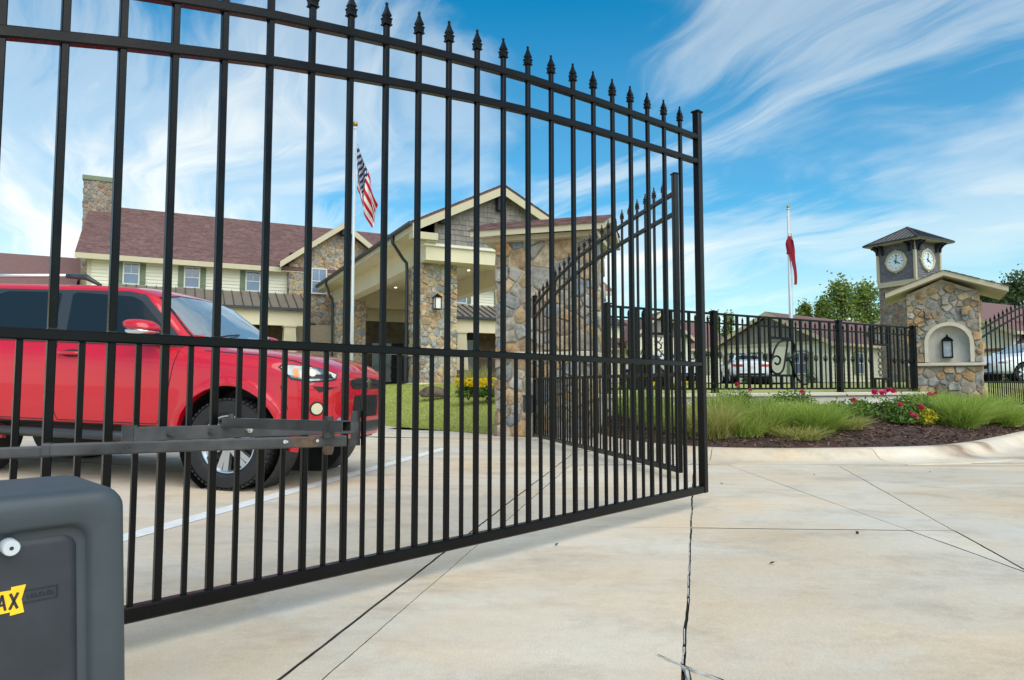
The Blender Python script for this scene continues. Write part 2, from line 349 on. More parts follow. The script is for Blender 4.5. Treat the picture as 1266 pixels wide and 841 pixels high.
def stone_to(mb, poly, fn, d, rng, rnd):
    cx = sum(p[0] for p in poly) / len(poly); cy = sum(p[1] for p in poly) / len(poly); n = len(poly)
    tx, ty = rng.uniform(-0.10, 0.10), rng.uniform(-0.10, 0.10)
    def ring(k, dd): return [fn(cx + (x - cx) * k, cy + (y - cy) * k, dd + (0 if dd < 0 else tx * (x - cx) + ty * (y - cy))) for x, y in poly]
    r0, r1, r2 = ring(1, -0.01), ring(0.985, d * 0.62), ring(0.86, d)
    vs = r0 + r1 + r2 + [fn(cx, cy, d * 1.06)]
    fs = []
    for b in (0, n):
        for i in range(n): fs.append((b + i, b + (i + 1) % n, b + n + (i + 1) % n, b + n + i))
    for i in range(n): fs.append((2 * n + i, 2 * n + (i + 1) % n, 3 * n))
    mb.add(vs, fs, rnd)
def stone_face(parent, w, h, fn, size, seed, joint=0.022, depth=(0.014, 0.065), material='fieldstone', single=True, name='stone', hole=None, joined_name='stonework'):
    rng = random.Random(seed); big = MB(); n = 0
    for poly in cells(w, h, size, rng, joint, hole):
        if hole:
            pc = (sum(q[0] for q in poly) / len(poly), sum(q[1] for q in poly) / len(poly))
            poly = [hole(x, y, 1, pc) for x, y in poly]
            ar = abs(sum(poly[i - 1][0] * poly[i][1] - poly[i][0] * poly[i - 1][1] for i in range(len(poly)))) / 2
            if ar < size * size * 0.04: continue
        d = rng.uniform(*depth); rn = rng.random()
        if single:
            mb = MB(); stone_to(mb, poly, fn, d, rng, rn); mb.build(name, material, parent, angle=38)
        else: stone_to(big, poly, fn, d, rng, rn)
        n += 1
    if not single: return stuff(big.build(joined_name, material, parent))

# ------------------------------------------------------------------ ground, drive, lawn, kerb
def gz(x, y): return 0.035 * max(0.0, -2.28 - x) if x < -2.28 else 0.0
struct(MB().add([(-900, -900, -0.12), (900, -900, -0.12), (900, 900, -0.12), (-900, 900, -0.12)], [(0, 1, 2, 3)]).build('ground', 'grass'))
def line_side(p, L): (x0, y0), (x1, y1) = L; return (x1 - x0) * (p[1] - y0) - (y1 - y0) * (p[0] - x0)
CUTS = []
def cut(polys, L, cond=lambda c: True, gap=0.004):
    CUTS.append((L, gap))
    (x0, y0), (x1, y1) = L; nx, ny = (y1 - y0), -(x1 - x0); d = nx * x0 + ny * y0; res = []
    for p in polys:
        c = (sum(q[0] for q in p) / len(p), sum(q[1] for q in p) / len(p))
        if not cond(c): res.append(p); continue
        for s in (1, -1):
            q = clip(p, s * nx, s * ny, s * d)
            if len(q) > 2 and abs(sum(q[i - 1][0] * q[i][1] - q[i][0] * q[i - 1][1] for i in range(len(q)))) > 0.002: res.append(q)
    return res
def drive():
    root = bpy.data.objects.new('driveway', None); COL.objects.link(root); struct(root)
    polys = [[(-24, -14), (16, -14), (16, 9.5), (11.5, 13.6), (6.0, 10.2), (2.0, 9.5), (1.9, 12.2), (0.3, 12.9), (-8.3, 21.8), (-16, 27), (-24, 30)]]
    j1 = ((-0.71, 2.15), (0.52, 7.81)); j2 = ((-0.58, 2.15), (0.66, 7.81)); v = ((0.52, 2.15), (1.41, 5.45)); hz = ((0.45, 4.43), (3.19, 4.27))
    polys = cut(polys, j1, gap=0.0035); right = lambda c: line_side(c, j1) < 0
    polys = cut(polys, j2, right, 0.002); r2 = lambda c: line_side(c, j2) < 0
    polys = cut(polys, v, r2, 0.0045); polys = cut(polys, hz, r2, 0.002); polys = cut(polys, ((2.42, 8.23), (2.46, 3.35)), lambda c: line_side(c, v) < 0, 0.0015)
    polys = cut(polys, ((3.24, 6.24), (2.48, 3.39)), lambda c: line_side(c, ((2.42, 8.23), (2.46, 3.35))) > 0, 0.0025)
    polys = cut(polys, ((-0.5, 7.75), (4.4, 7.95)), r2); polys = cut(polys, ((4.75, 9.21), (4.43, 7.97)), lambda c: c[0] > 3 and c[1] > 7.8)
    left = lambda c: not right(c)
    polys = cut(polys, ((-6, 7.55), (0, 6.75)), left); polys = cut(polys, ((-6, 2.4), (0, 1.6)), left); polys = cut(polys, ((-6, 12.4), (0, 11.6)), left)
    polys = cut(polys, ((-5.2, 2), (-3.9, 8)), left); polys = cut(polys, ((-0.5, -1.2), (4, -1.1)), r2); polys = cut(polys, ((8.4, 2), (8.8, 8)), lambda c: c[0] > 3.5)
    polys = cut(polys, ((-10.2, 2), (-8.9, 8)), lambda c: c[0] < -6); polys = cut(polys, ((-6, 17.4), (0, 16.6)), left)
    rng = random.Random(5)
    def wob(x, y): return (noise.noise((x * 2.1, y * 2.1, 3.3)) * 0.006 + noise.noise((x * 14, y * 14, 1.7)) * 0.0028, noise.noise((x * 2.1, y * 2.1, 9.1)) * 0.005 + noise.noise((x * 14, y * 14, 5.7)) * 0.0026)
    for p in polys:
        a2 = sum(p[i - 1][0] * p[i][1] - p[i][0] * p[i - 1][1] for i in range(len(p)))
        if a2 < 0: p = p[::-1]
        # inset
        q = list(p)
        for i in range(len(p)):
            a, b = p[i], p[(i + 1) % len(p)]; L = math.hypot(b[0] - a[0], b[1] - a[1])
            if L < 1e-4: continue
            nx, ny = (b[1] - a[1]) / L, -(b[0] - a[0]) / L; gap = 0.004
            for CL, g_ in CUTS:
                cl = math.hypot(CL[1][0] - CL[0][0], CL[1][1] - CL[0][1])
                if abs(line_side(a, CL)) / cl < 1e-3 and abs(line_side(b, CL)) / cl < 1e-3: gap = g_
            q = clip(q, nx, ny, nx * a[0] + ny * a[1] - gap)
            if len(q) < 3: break
        if len(q) < 3: continue
        ring = []
        for i in range(len(q)):
            a, b = q[i], q[(i + 1) % len(q)]; L = math.hypot(b[0] - a[0], b[1] - a[1]); near = max(abs(a[0]), abs(b[0])) < 9 and min(a[1], b[1]) < 11
            n = max(1, int(L / (0.06 if near else 1.5)))
            for k in range(n):
                x, y = a[0] + (b[0] - a[0]) * k / n, a[1] + (b[1] - a[1]) * k / n; w = wob(x, y); ring.append((x + w[0], y + w[1]))
        mb = MB(); n = len(ring); cx, cy = sum(t[0] for t in ring) / n, sum(t[1] for t in ring) / n
        z = rng.uniform(-0.0025, 0.0025)
        def inner(t, k):
            dx, dy = cx - t[0], cy - t[1]; L = math.hypot(dx, dy) or 1; s_ = min(k, L * 0.4) * (0.6 + 0.9 * abs(noise.noise((t[0] * 14, t[1] * 14, 0)))); return (t[0] + dx / L * s_, t[1] + dy / L * s_)
        # grid the top so that the gentle rise on the left follows gz
        vs = [(x, y, gz(x, y) - 0.08) for x, y in ring] + [(x, y, gz(x, y) + z - 0.004) for x, y in ring] + [(*inner(t, 0.0035), gz(*t) + z) for t in ring]
        fs = [(b + i, b + (i + 1) % n, b + n + (i + 1) % n, b + n + i) for b in (0, n) for i in range(n)] + [tuple(2 * n + i for i in range(n))]
        mb.add(vs, fs, rng.random()); o = mb.build('slab', 'concrete', root); o.data.materials.append(MATS['joint']); o.data.polygons.foreach_set('material_index', [1] * (2 * n) + [0] * (len(o.data.polygons) - 2 * n))
        if min(t[0] for t in ring) < -2.5:
            bm = bmesh.new(); bm.from_mesh(o.data)
            for xx in [-2.28] + [-3 - i for i in range(22)]:
                bmesh.ops.bisect_plane(bm, geom=bm.verts[:] + bm.edges[:] + bm.faces[:], plane_co=(xx, 0, 0), plane_no=(1, 0, 0))
            for vv in bm.verts:
                if vv.co.z > gz(vv.co.x, 0) - 0.05 or True:
                    pass
            top = [f for f in bm.faces if f.normal.z > 0.9]
            for f in top:
                for vv in f.verts: vv.co.z = gz(vv.co.x, 0) + z
            bm.to_mesh(o.data); bm.free()
    mb = MB(); mb.add([(-2.28, -14, -0.014), (16, -14, -0.014), (16, 13, -0.014), (-2.28, 13, -0.014)], [(0, 1, 2, 3)]); mb.add([(-24, -14, gz(-24, 0) - 0.014), (-2.281, -14, -0.014), (-2.281, 13, -0.014), (-24, 13, gz(-24, 0) - 0.014)], [(0, 1, 2, 3)]); mb.build('joint_filler', 'joint', root)
    # grey caulk left in the wide joint, with a small branching break at the near end
    rc = random.Random(4); va, vb = Vector((0.49, 2.05)), Vector((1.41, 5.45)); vd = (vb - va).normalized(); s_ = 0.0
    while s_ < 3.3:
        L_ = rc.uniform(0.03, 0.16); 
        if rc.random() < 0.55:
            pa, pb = va + vd * s_, va + vd * (s_ + L_); w_ = rc.uniform(0.0015, 0.0035); o_ = Vector((vd.y, -vd.x)) * rc.uniform(-0.003, 0.003); wa, wb = Vector(wob(*pa)), Vector(wob(*pb))
            cm = MB(); cm.bar((*(pa + o_ + wa), -0.006), (*(pb + o_ + wb), -0.006), w_ * 2, 0.010); cm.build('caulk', 'caulk', root)
        s_ += L_ + rc.uniform(0.0, 0.06)
    for path in ([(0.475, 2.345), (0.515, 2.285), (0.545, 2.245)], [(0.545, 2.245), (0.575, 2.205), (0.625, 2.155), (0.66, 2.10)], [(0.535, 2.275), (0.545, 2.21), (0.53, 2.12)]):
        cm = MB(); cm.tube([(x, y, -0.0015) for x, y in path], [0.003, 0.008, 0.004][:len(path)] + [0.003] * (len(path) - 3), 6); cm.build('caulk', 'caulk', root)
        cm = MB(); cm.tube([(x + 0.009, y + 0.004, -0.0012) for x, y in path], 0.0026, 5); cm.build('crack', 'joint', root)
    # painted bay line, laid on the slabs
    a, b = Vector((-2.32, 3.86, 0)), Vector((-0.95, 9.85, 0)); d = (b - a).normalized(); s = Vector((d.y, -d.x, 0)) * 0.075; mb = MB(); L = (b - a).length; k = 60; vs = []
    for i in range(k + 1):
        p = a + d * (L * i / k)
        for sg in (-1, 1): q = p + s * sg * (1 + 0.09 * noise.noise((p.x * 7, p.y * 7, sg * 3.0))); vs.append((q.x, q.y, gz(q.x, q.y) + 0.0045))
    mb.add(vs, [(2 * i, 2 * i + 1, 2 * i + 3, 2 * i + 2) for i in range(k)]); mb.build('painted_line', 'road_paint', root)
    return root
drive()

FD = Vector((0.868, 0.497, 0)).normalized(); F0 = Vector((3.62, 12.3, 0)); FN = Vector((FD.y, -FD.x, 0))     # fence line; FN points to the drive
def fpt(s, off=0.0, z=0.0): p = F0 + FD * s + FN * off; return (p.x, p.y, z)
def lawn():
    cols = [-120, -80, -50, -36, -28, -22, -18, -15, -12, -10, -8.5] + [-8 + 0.4 * i for i in range(21)] + [0.3, 0.55, 0.8, 1.1, 1.4, 1.8, 2.4, 3, 4, 5, 6, 7, 8, 9, 10, 11, 12, 13, 15, 18, 22, 28, 36, 50, 80, 120]
    rows = [0, 0.3, 0.7, 1.2, 2, 3, 4, 5, 6, 7, 8, 9, 10, 11, 12.5, 14, 17, 20, 25, 32, 45, 70, 120, 200]
    def edge(x):
        if x <= 0.3: return 11.93 + (0.31 - x) * 1.04 if x > -8.5 else 21.1 + (-8.5 - x) * 0.7
        if x <= 9.6: return max(12.0 if x < 1.7 else 0, F0.y + (x - F0.x) * FD.y / FD.x + 0.3)
        return 14.0 + (x - 9.6) * 0.5
    def z0(x): return 0.012 if x <= 0.55 else (0.74 if x >= 1.1 else 0.012 + 0.728 * (x - 0.55) / 0.55)
    def z0r(x): return z0(x) if x < 9.6 else -0.10
    vs = []; fs = []
    for i, x in enumerate(cols):
        e = edge(x)
        for r in rows:
            t = min(1, r / (11.0 if x < 9.6 else 4.0)); t = t * t * (3 - 2 * t); zz = z0r(x)
            z = zz + (0.97 - zz) * t + (0.03 * noise.noise((x * 0.5, (e + r) * 0.5, 0)) if 0.2 < r < 30 else 0)
            vs.append((x, e + r, z))
    n = len(rows)
    for i in range(len(cols) - 1):
        for j in range(n - 1): fs.append((i * n + j, (i + 1) * n + j, (i + 1) * n + j + 1, i * n + j + 1))
    o = MB().add(vs, fs).build('lawn', 'grass', smooth=True); struct(o)
    # blades on the strip of lawn that is near
    rng = np.random.default_rng(3); bv = BVHTree.FromPolygons([Vector(v) for v in vs], fs)
    V = []; n = 0
    for _ in range(52000):
        x = rng.uniform(-5.2, 0.5); r = 11.5 * rng.random() ** 1.25; y = edge(x) + r + 0.01
        h = bv.ray_cast(Vector((x, y, 5)), Vector((0, 0, -1)))
        if h[0] is None: continue
        z = h[0].z; a = rng.uniform(0, 6.28); w = rng.uniform(0.004, 0.009) * (1 + r * 0.08); L = rng.uniform(0.025, 0.06); bx, by = rng.normal(0, 0.02, 2)
        V.append([(x - w * math.cos(a), y - w * math.sin(a), z - 0.005), (x + w * math.cos(a), y + w * math.sin(a), z - 0.005), (x + bx, y + by, z + L)])
    V = np.array(V).reshape(-1, 3); F = np.arange(len(V)).reshape(-1, 3)
    o = np_mesh('lawn_grass', V, F, 'blade_lawn', rng.random(len(F))); stuff(o); tag(o, 'short mown green grass on the lawn slope', 'grass')
lawn()

KP = [(1.42, 11.15), (1.42, 10.3), (1.78, 9.15), (2.35, 8.48), (3.15, 8.30), (4.17, 8.37), (5.18, 8.59), (6.0, 9.06), (7.11, 10.03), (8.17, 11.05), (9.5, 12.3), (10.9, 13.6), (12.5, 15.2)]
def smooth_path(P, step=0.08):
    out = []
    for i in range(len(P) - 1):
        p0, p1, p2, p3 = (Vector(P[max(i - 1, 0)]), Vector(P[i]), Vector(P[i + 1]), Vector(P[min(i + 2, len(P) - 1)])); n = max(2, int((p2 - p1).length / step))
        for k in range(n):
            t = k / n; out.append(0.5 * ((2 * p1) + (p2 - p0) * t + (2 * p0 - 5 * p1 + 4 * p2 - p3) * t * t + (3 * p1 - p0 - 3 * p2 + p3) * t ** 3))
    out.append(Vector(P[-1])); return out
KPATH = smooth_path(KP)
def kerb():
    root = bpy.data.objects.new('kerb', None); COL.objects.link(root); struct(root)
    # profile: offset towards the drive, height
    prof = [(-0.16, -0.05), (-0.16, 0.125), (-0.13, 0.135), (-0.02, 0.135), (0.02, 0.128), (0.06, 0.105), (0.11, 0.06), (0.16, 0.025), (0.24, 0.006), (0.42, 0.0045), (0.60, 0.008), (0.605, -0.05)]
    acc = [0]
    for a, b in zip(KPATH, KPATH[1:]): acc.append(acc[-1] + (b - a).length)
    total = acc[-1]; cuts = [0, 1.0, 2.32, 3.05, 4.98, 6.9, 8.0, 9.4, 11.0, 13, 15, total]
    cuts = [c for c in cuts if c < total - 0.2] + [total]
    rng = random.Random(2)
    for s0, s1 in zip(cuts, cuts[1:]):
        ids = [i for i, s in enumerate(acc) if s0 + 0.005 < s < s1 - 0.005]
        if len(ids) < 2: continue
        rings = []
        def at(s):
            for i in range(len(acc) - 1):
                if acc[i + 1] >= s: t = (s - acc[i]) / (acc[i + 1] - acc[i]); return KPATH[i].lerp(KPATH[i + 1], t), (KPATH[i + 1] - KPATH[i]).normalized()
        for s in [s0 + 0.004] + [acc[i] for i in ids] + [s1 - 0.004]:
            p, d = at(s); nrm = Vector((d.y, -d.x)); rings.append([(p.x + nrm.x * o, p.y + nrm.y * o, z) for o, z in prof])
        mb = MB(); mb.loft(rings, True, True, rng.random()); mb.build('kerb_segment', 'concrete', root, angle=50)
kerb()

def bed():
    # mulch bed between the kerb and the low wall
    rng = random.Random(8); n = 90; m = 26; vs = []; fs = []
    acc = [0]
    for a, b in zip(KPATH, KPATH[1:]): acc.append(acc[-1] + (b - a).length)
    for i in range(n):
        s = acc[-1] * i / (n - 1); k = max(0, next(j for j, q in enumerate(acc) if q >= s - 1e-6) - 0); p = KPATH[min(k, len(KPATH) - 1)]
        t = i / (n - 1); w = F0 + FD * (-2.45 + 10.4 * t) + FN * 0.1
        for j in range(m):
            q = j / (m - 1); x = p.x + (w.x - p.x) * q; y = p.y + (w.y - p.y) * q; z = 0.105 + 0.40 * (1 - (1 - q) ** 1.7) + (noise.noise((x * 3, y * 3, 0)) * 0.03 + noise.noise((x * 11, y * 11, 4)) * 0.018) * min(1, q * 6)
            if j == 0: z = 0.08
            vs.append((x, y, z))
    for i in range(n - 1):
        for j in range(m - 1): fs.append((i * m + j, (i + 1) * m + j, (i + 1) * m + j + 1, i * m + j + 1))
    struct(MB().add(vs, fs).build('planting_bed', 'mulch', smooth=True))
    bv = BVHTree.FromPolygons([Vector(v) for v in vs], fs)
    R2 = np.random.default_rng(4); V = []; F = []
    for _ in range(20000):
        i = R2.integers(0, n - 1); j = R2.integers(1, m - 1); a = np.array(vs[i * m + j]); b = np.array(vs[min(i + 1, n - 1) * m + j]); c = np.array(vs[i * m + min(j + 1, m - 1)])
        p = a + (b - a) * R2.random() + (c - a) * R2.random(); p[2] += 0.012
        d = R2.normal(0, 1, 3); d[2] *= 0.35; d /= np.linalg.norm(d); e = np.cross(d, R2.normal(0, 1, 3)); e /= np.linalg.norm(e); L = R2.uniform(0.012, 0.045); w = R2.uniform(0.003, 0.009)
        V += [p - d * L - e * w, p + d * L - e * w, p + d * L + e * w, p - d * L + e * w]
    V = np.array(V); F = np.arange(len(V)).reshape(-1, 4)
    o = np_mesh('mulch_chips', V, F, 'chip', R2.random(len(F))); stuff(o); tag(o, 'reddish brown bark mulch chips scattered over the planting bed', 'mulch')
    return bv
BED = bed()
# ------------------------------------------------------------------ iron gates
def interp(tab, x):
    for (a, va), (b, vb) in zip(tab, tab[1:]):
        if x <= b: t = (x - a) / (b - a); return va + (vb - va) * t
    return tab[-1][1]
def finial(mb, x, z, k=1.0):
    q = 0.7071; prof = [(0.0125, 0), (0.0125, 0.004), (0.020, 0.006), (0.020, 0.011), (0.0165, 0.014), (0.0175, 0.032), (0.020, 0.036), (0.020, 0.041), (0.010, 0.044), (0.0135, 0.048), (0.0175, 0.053), (0.0165, 0.058), (0.0105, 0.076), (0.0062, 0.094), (0.0048, 0.102)]
    mb.lathe([(r * k / q, z + h * 0.97) for r, h in prof], 4, (x, 0, 0), rot=math.pi / 4)
    mb.lathe([(0.001, z + 0.098), (0.0062 * k, z + 0.102), (0.0082 * k, z + 0.109), (0.0062 * k, z + 0.115), (0.001, z + 0.118)], 8, (x, 0, 0))
def gate_leaf(label, free, hinge_dir, length, r2tab, pickets, gap, zb=0.10, mid=1.03, post_top=3.0, m='black_iron', first=0, latch=None, tipadd=0.19, group='iron gate leaves'):
    """local x runs from the free end to the hinge"""
    rz = math.atan2(hinge_dir[1], hinge_dir[0])
    root = thing('gate_leaf', label, 'gate', (free[0], free[1], 0), rz, group)
    r2 = lambda s: interp(r2tab, s)
    # end posts with caps
    for nm, s, top in (('end_post', 0.0, post_top), ('hinge_post', length, r2(length) + gap + 0.16)):
        p = MB(); p.cbox(s - 0.027, s + 0.027, -0.027, 0.027, zb, top - 0.012, 0.005); o = p.build(nm, m, root)
        c = MB(); c.cbox(s - 0.036, s + 0.036, -0.036, 0.036, top - 0.018, top - 0.004, 0.004); c.lathe([(0.036 * 1.2, top - 0.004), (0.012, top + 0.008)], 4, (s, 0, 0), rot=math.pi / 4); c.build('post_cap', m, o)
    MB().bar((0.024, 0, zb + 0.027), (length, 0, zb + 0.027), 0.044, 0.054).build('bottom_rail', m, root)
    MB().bar((-0.012, 0, mid), (length, 0, mid), 0.046, 0.036).build('middle_rail', m, root)
    n = 44
    for off, nm in ((0.0, 'upper_rail'), (gap, 'top_rail')):
        mb = MB(); rings = []
        for i in range(n + 1):
            s = 0.02 + (length - 0.02) * i / n; z = r2(s) + off; c = 0.005; W, H = 0.021, 0.020
            rings.append([(s, W - c, z - H), (s, W, z - H + c), (s, W, z + H - c), (s, W - c, z + H), (s, -W + c, z + H), (s, -W, z + H - c), (s, -W, z - H + c), (s, -W + c, z - H)])
        mb.loft(rings, True, True); mb.build(nm, m, root, angle=35)
    prev = 0.0
    for i, s in enumerate(pickets):
        tip = r2(s) + gap + tipadd
        if s < length - 0.06:
            p = MB(); p.cbox(s - 0.0125, s + 0.0125, -0.0125, 0.0125, zb + 0.05, tip - 0.115, 0.003); o = p.build('picket', m, root)
            f = MB(); finial(f, s, tip - 0.118); f.build('finial', m, o, angle=30)
            # weld collar where the picket meets the middle rail
            w = MB(); w.lathe([(0.021, mid + 0.0175), (0.018, mid + 0.021), (0.0165, mid + 0.026)], 4, (s, 0, 0), rot=math.pi / 4); w.build('weld', m, o)
        q = (prev + s) / 2 if i else s / 2
        prev = s
        if q < length - 0.05 and q > 0.04:
            p = MB(); p.cbox(q - 0.009, q + 0.009, -0.009, 0.009, zb + 0.05, mid - 0.017, 0.002); p.build('short_picket', m, root)
    return root
NB = (1.4215, 5.162); ND = (-0.69444, -0.71955)
near_tab = [(0.0, 2.600), (0.45, 2.566), (0.9, 2.529), (1.32, 2.492), (1.92, 2.433), (2.31, 2.381), (2.69, 2.323), (3.07, 2.258), (3.44, 2.190), (3.62, 2.149), (3.98, 2.065), (4.32, 1.978), (4.9, 1.80)]
near_pk = [0.257, 0.480, 0.694, 0.902, 1.107, 1.311, 1.514, 1.717, 1.918, 2.115, 2.310, 2.504, 2.695, 2.885, 3.074, 3.262, 3.447, 3.631, 3.809, 3.980, 4.150, 4.318, 4.485, 4.65]
near_gate = gate_leaf('large open black iron gate leaf across the foreground with the opener arm fixed to it', NB, ND, 4.85, near_tab, near_pk, 0.19, zb=0.10, mid=1.05, post_top=3.0)
far_tab = [(0.0, 2.585), (0.45, 2.578), (0.84, 2.565), (1.25, 2.552), (2.02, 2.507), (2.76, 2.448), (3.66, 2.298), (4.2, 2.17), (4.9, 2.02)]
FB = Vector((1.609, 6.678)); FA = Vector((0.373, 11.393)); fd = (FA - FB).normalized()
far_gate = gate_leaf('second open iron gate leaf behind the first, hinged at the shingled stone pillar', FB, fd, (FA - FB).length, far_tab, [0.251 + 0.2065 * i for i in range(23)], 0.205, zb=0.055, mid=1.0, post_top=2.99)
lt = MB(); lt.cbox(3.9, 3.99, -0.02, 0.02, 0.60, 0.66, 0.004); lt.build('catch_plate', 'gold', far_gate)
RG = (10.93, 16.02)
right_tab = [(0.0, 2.95), (1.0, 2.92), (2.0, 2.82), (3.0, 2.62), (3.6, 2.44), (4.3, 2.20), (4.9, 1.99)]
right_gate = gate_leaf('closed black iron gate leaf to the right of the stone pillar with the arched niche', (RG[0] + FD.x * 4.9, RG[1] + FD.y * 4.9), (-FD.x, -FD.y), 4.9, right_tab, [0.2 + 0.2 * i for i in range(23)], 0.19, zb=0.42, mid=0.98, post_top=3.4, m='black_iron_far', tipadd=0.17)

def gp(s, off, z):      # point on the near gate: distance from free end, offset to the camera side, height
    n = Vector((0.71955, -0.69444)); return (NB[0] + ND[0] * s + n.x * off, NB[1] + ND[1] * s + n.y * off, z)
def opener_box():
    # local x along the front, local -y out of the front, z up
    rz = math.atan2(0.72, 0.70); loc = (-0.795, 1.435, 0)
    root = thing('gate_opener', 'dark grey plastic gate opener housing with a yellow sticker, bottom left corner', 'gate opener', loc, rz)
    def rr(x0, x1, z0, z1, r, n=7):
        pts = []
        for cx, cz, a0 in ((x1 - r, z1 - r, 0), (x0 + r, z1 - r, 90), (x0 + r, z0 + r, 180), (x1 - r, z0 + r, 270)):
            for k in range(n): a = R(a0 + 90 * k / (n - 1)); pts.append((cx + r * math.cos(a), cz + r * math.sin(a)))
        return pts
    Wd, Ht, Dp = 0.44, 0.684, 0.36
    mb = MB(); rings = []
    # shell: rounded rectangles stacked from the back to the front lip, then down into the groove and up to the panel
    def sec(y, inset, r, taper=0.0): return [(x + (0.03 * (1 - z / Ht) if x > -Wd / 2 else -0.03 * (1 - z / Ht)), y, z) for x, z in rr(-Wd + inset, -inset, 0.0 + (inset if inset > 0.03 else 0), Ht - inset, r)]
    for y, i, r in ((Dp, 0.05, 0.02), (Dp - 0.008, 0.022, 0.035), (Dp - 0.03, 0.006, 0.045), (Dp - 0.07, 0.0, 0.04), (0.04, 0.0, 0.04), (0.018, 0.002, 0.04), (0.006, 0.008, 0.038), (0.0, 0.016, 0.036), (-0.002, 0.030, 0.035), (0.000, 0.058, 0.034), (0.006, 0.066, 0.034), (0.016, 0.070, 0.033), (0.021, 0.074, 0.031), (0.0225, 0.083, 0.028)): rings.append(sec(y, i, r))
    mb.loft(rings, True, True); mb.build('housing', 'plastic_dark', root, angle=60)
    f = MB(); f.loft([sec(0.024, 0.084, 0.028), sec(0.0195, 0.090, 0.022), sec(0.0170, 0.098, 0.016)], True, True); panel = f.build('front_panel', 'plastic_panel', root, angle=60)
    # lock knob
    k = MB(); k.lathe([(0.013, -0.017), (0.0145, -0.014), (0.0145, 0.004), (0.0145, 0.018)], 20, (-0.194, 0, 0.592), axis='y'); lk = k.build('lock', 'white_metal', root, angle=40)
    k = MB(); k.lathe([(0.0035, -0.0176), (0.0035, -0.0165)], 12, (-0.194, 0, 0.592), axis='y'); k.build('keyhole', 'ink', lk)
    # embossed name plate outline
    x0, x1, zc = -0.166, -0.1105, 0.492
    fr = MB(); fr.box(x0, x1, 0.0150, 0.0176, zc + 0.0105, zc + 0.0118); fr.box(x0, x1, 0.0150, 0.0176, zc - 0.0118, zc - 0.0105); fr.box(x1 - 0.0015, x1 + 0.0005, 0.0148, 0.0176, zc - 0.0118, zc + 0.0118); fr.build('nameplate_frame', 'ink', panel)
    rng = random.Random(1)
    # worn raised characters, too worn to read
    for i in range(7):
        xx = x0 + 0.006 + i * 0.0066; g = MB(); g.box(xx, xx + 0.0045, 0.0150, 0.0173, zc - 0.0035, zc - 0.002); g.box(xx, xx + 0.0014, 0.0150, 0.0173, zc - 0.0035, zc + 0.0035)
        if i % 2: g.box(xx, xx + 0.0045, 0.0150, 0.0173, zc + 0.0022, zc + 0.0035)
        g.build('raised_letter', 'ink', panel)
    # yellow sticker: banner with swallow tail
    zs = 0.488; poly = [(-0.235, zs - 0.021), (-0.186, zs - 0.0195), (-0.186, zs - 0.026), (-0.164, zs - 0.024), (-0.169, zs + 0.001), (-0.163, zs + 0.027), (-0.186, zs + 0.026), (-0.186, zs + 0.0205), (-0.235, zs + 0.021)]
    s = MB(); s.prism(poly, 0.0155, 0.0168, lambda x, y, d: (x, d, y)); st = s.build('sticker', 'yellow_paint', panel)
    def stroke(mb, a, b, w): mb.bar((a[0], 0.0151, a[1]), (b[0], 0.0151, b[1]), w, 0.0012, 0.0001, up=(0, 1, 0))
    h = 0.0145
    for ch, x in (('M', -0.228), ('A', -0.2055), ('X', -0.186)):
        g = MB()
        if ch == 'M':
            for a, b in (((x, zs - h), (x, zs + h)), ((x, zs + h), (x + 0.008, zs - h)), ((x + 0.008, zs - h), (x + 0.016, zs + h)), ((x + 0.016, zs + h), (x + 0.016, zs - h))): stroke(g, a, b, 0.004)
        if ch == 'A':
            for a, b in (((x, zs - h), (x + 0.006, zs + h)), ((x + 0.006, zs + h), (x + 0.012, zs - h)), ((x + 0.003, zs - 0.004), (x + 0.009, zs - 0.004))): stroke(g, a, b, 0.004)
        if ch == 'X':
            for a, b in (((x - 0.001, zs - h), (x + 0.011, zs + h)), ((x - 0.001, zs + h), (x + 0.011, zs - h))): stroke(g, a, b, 0.0045)
        g.build('letter', 'ink', panel)
    return root
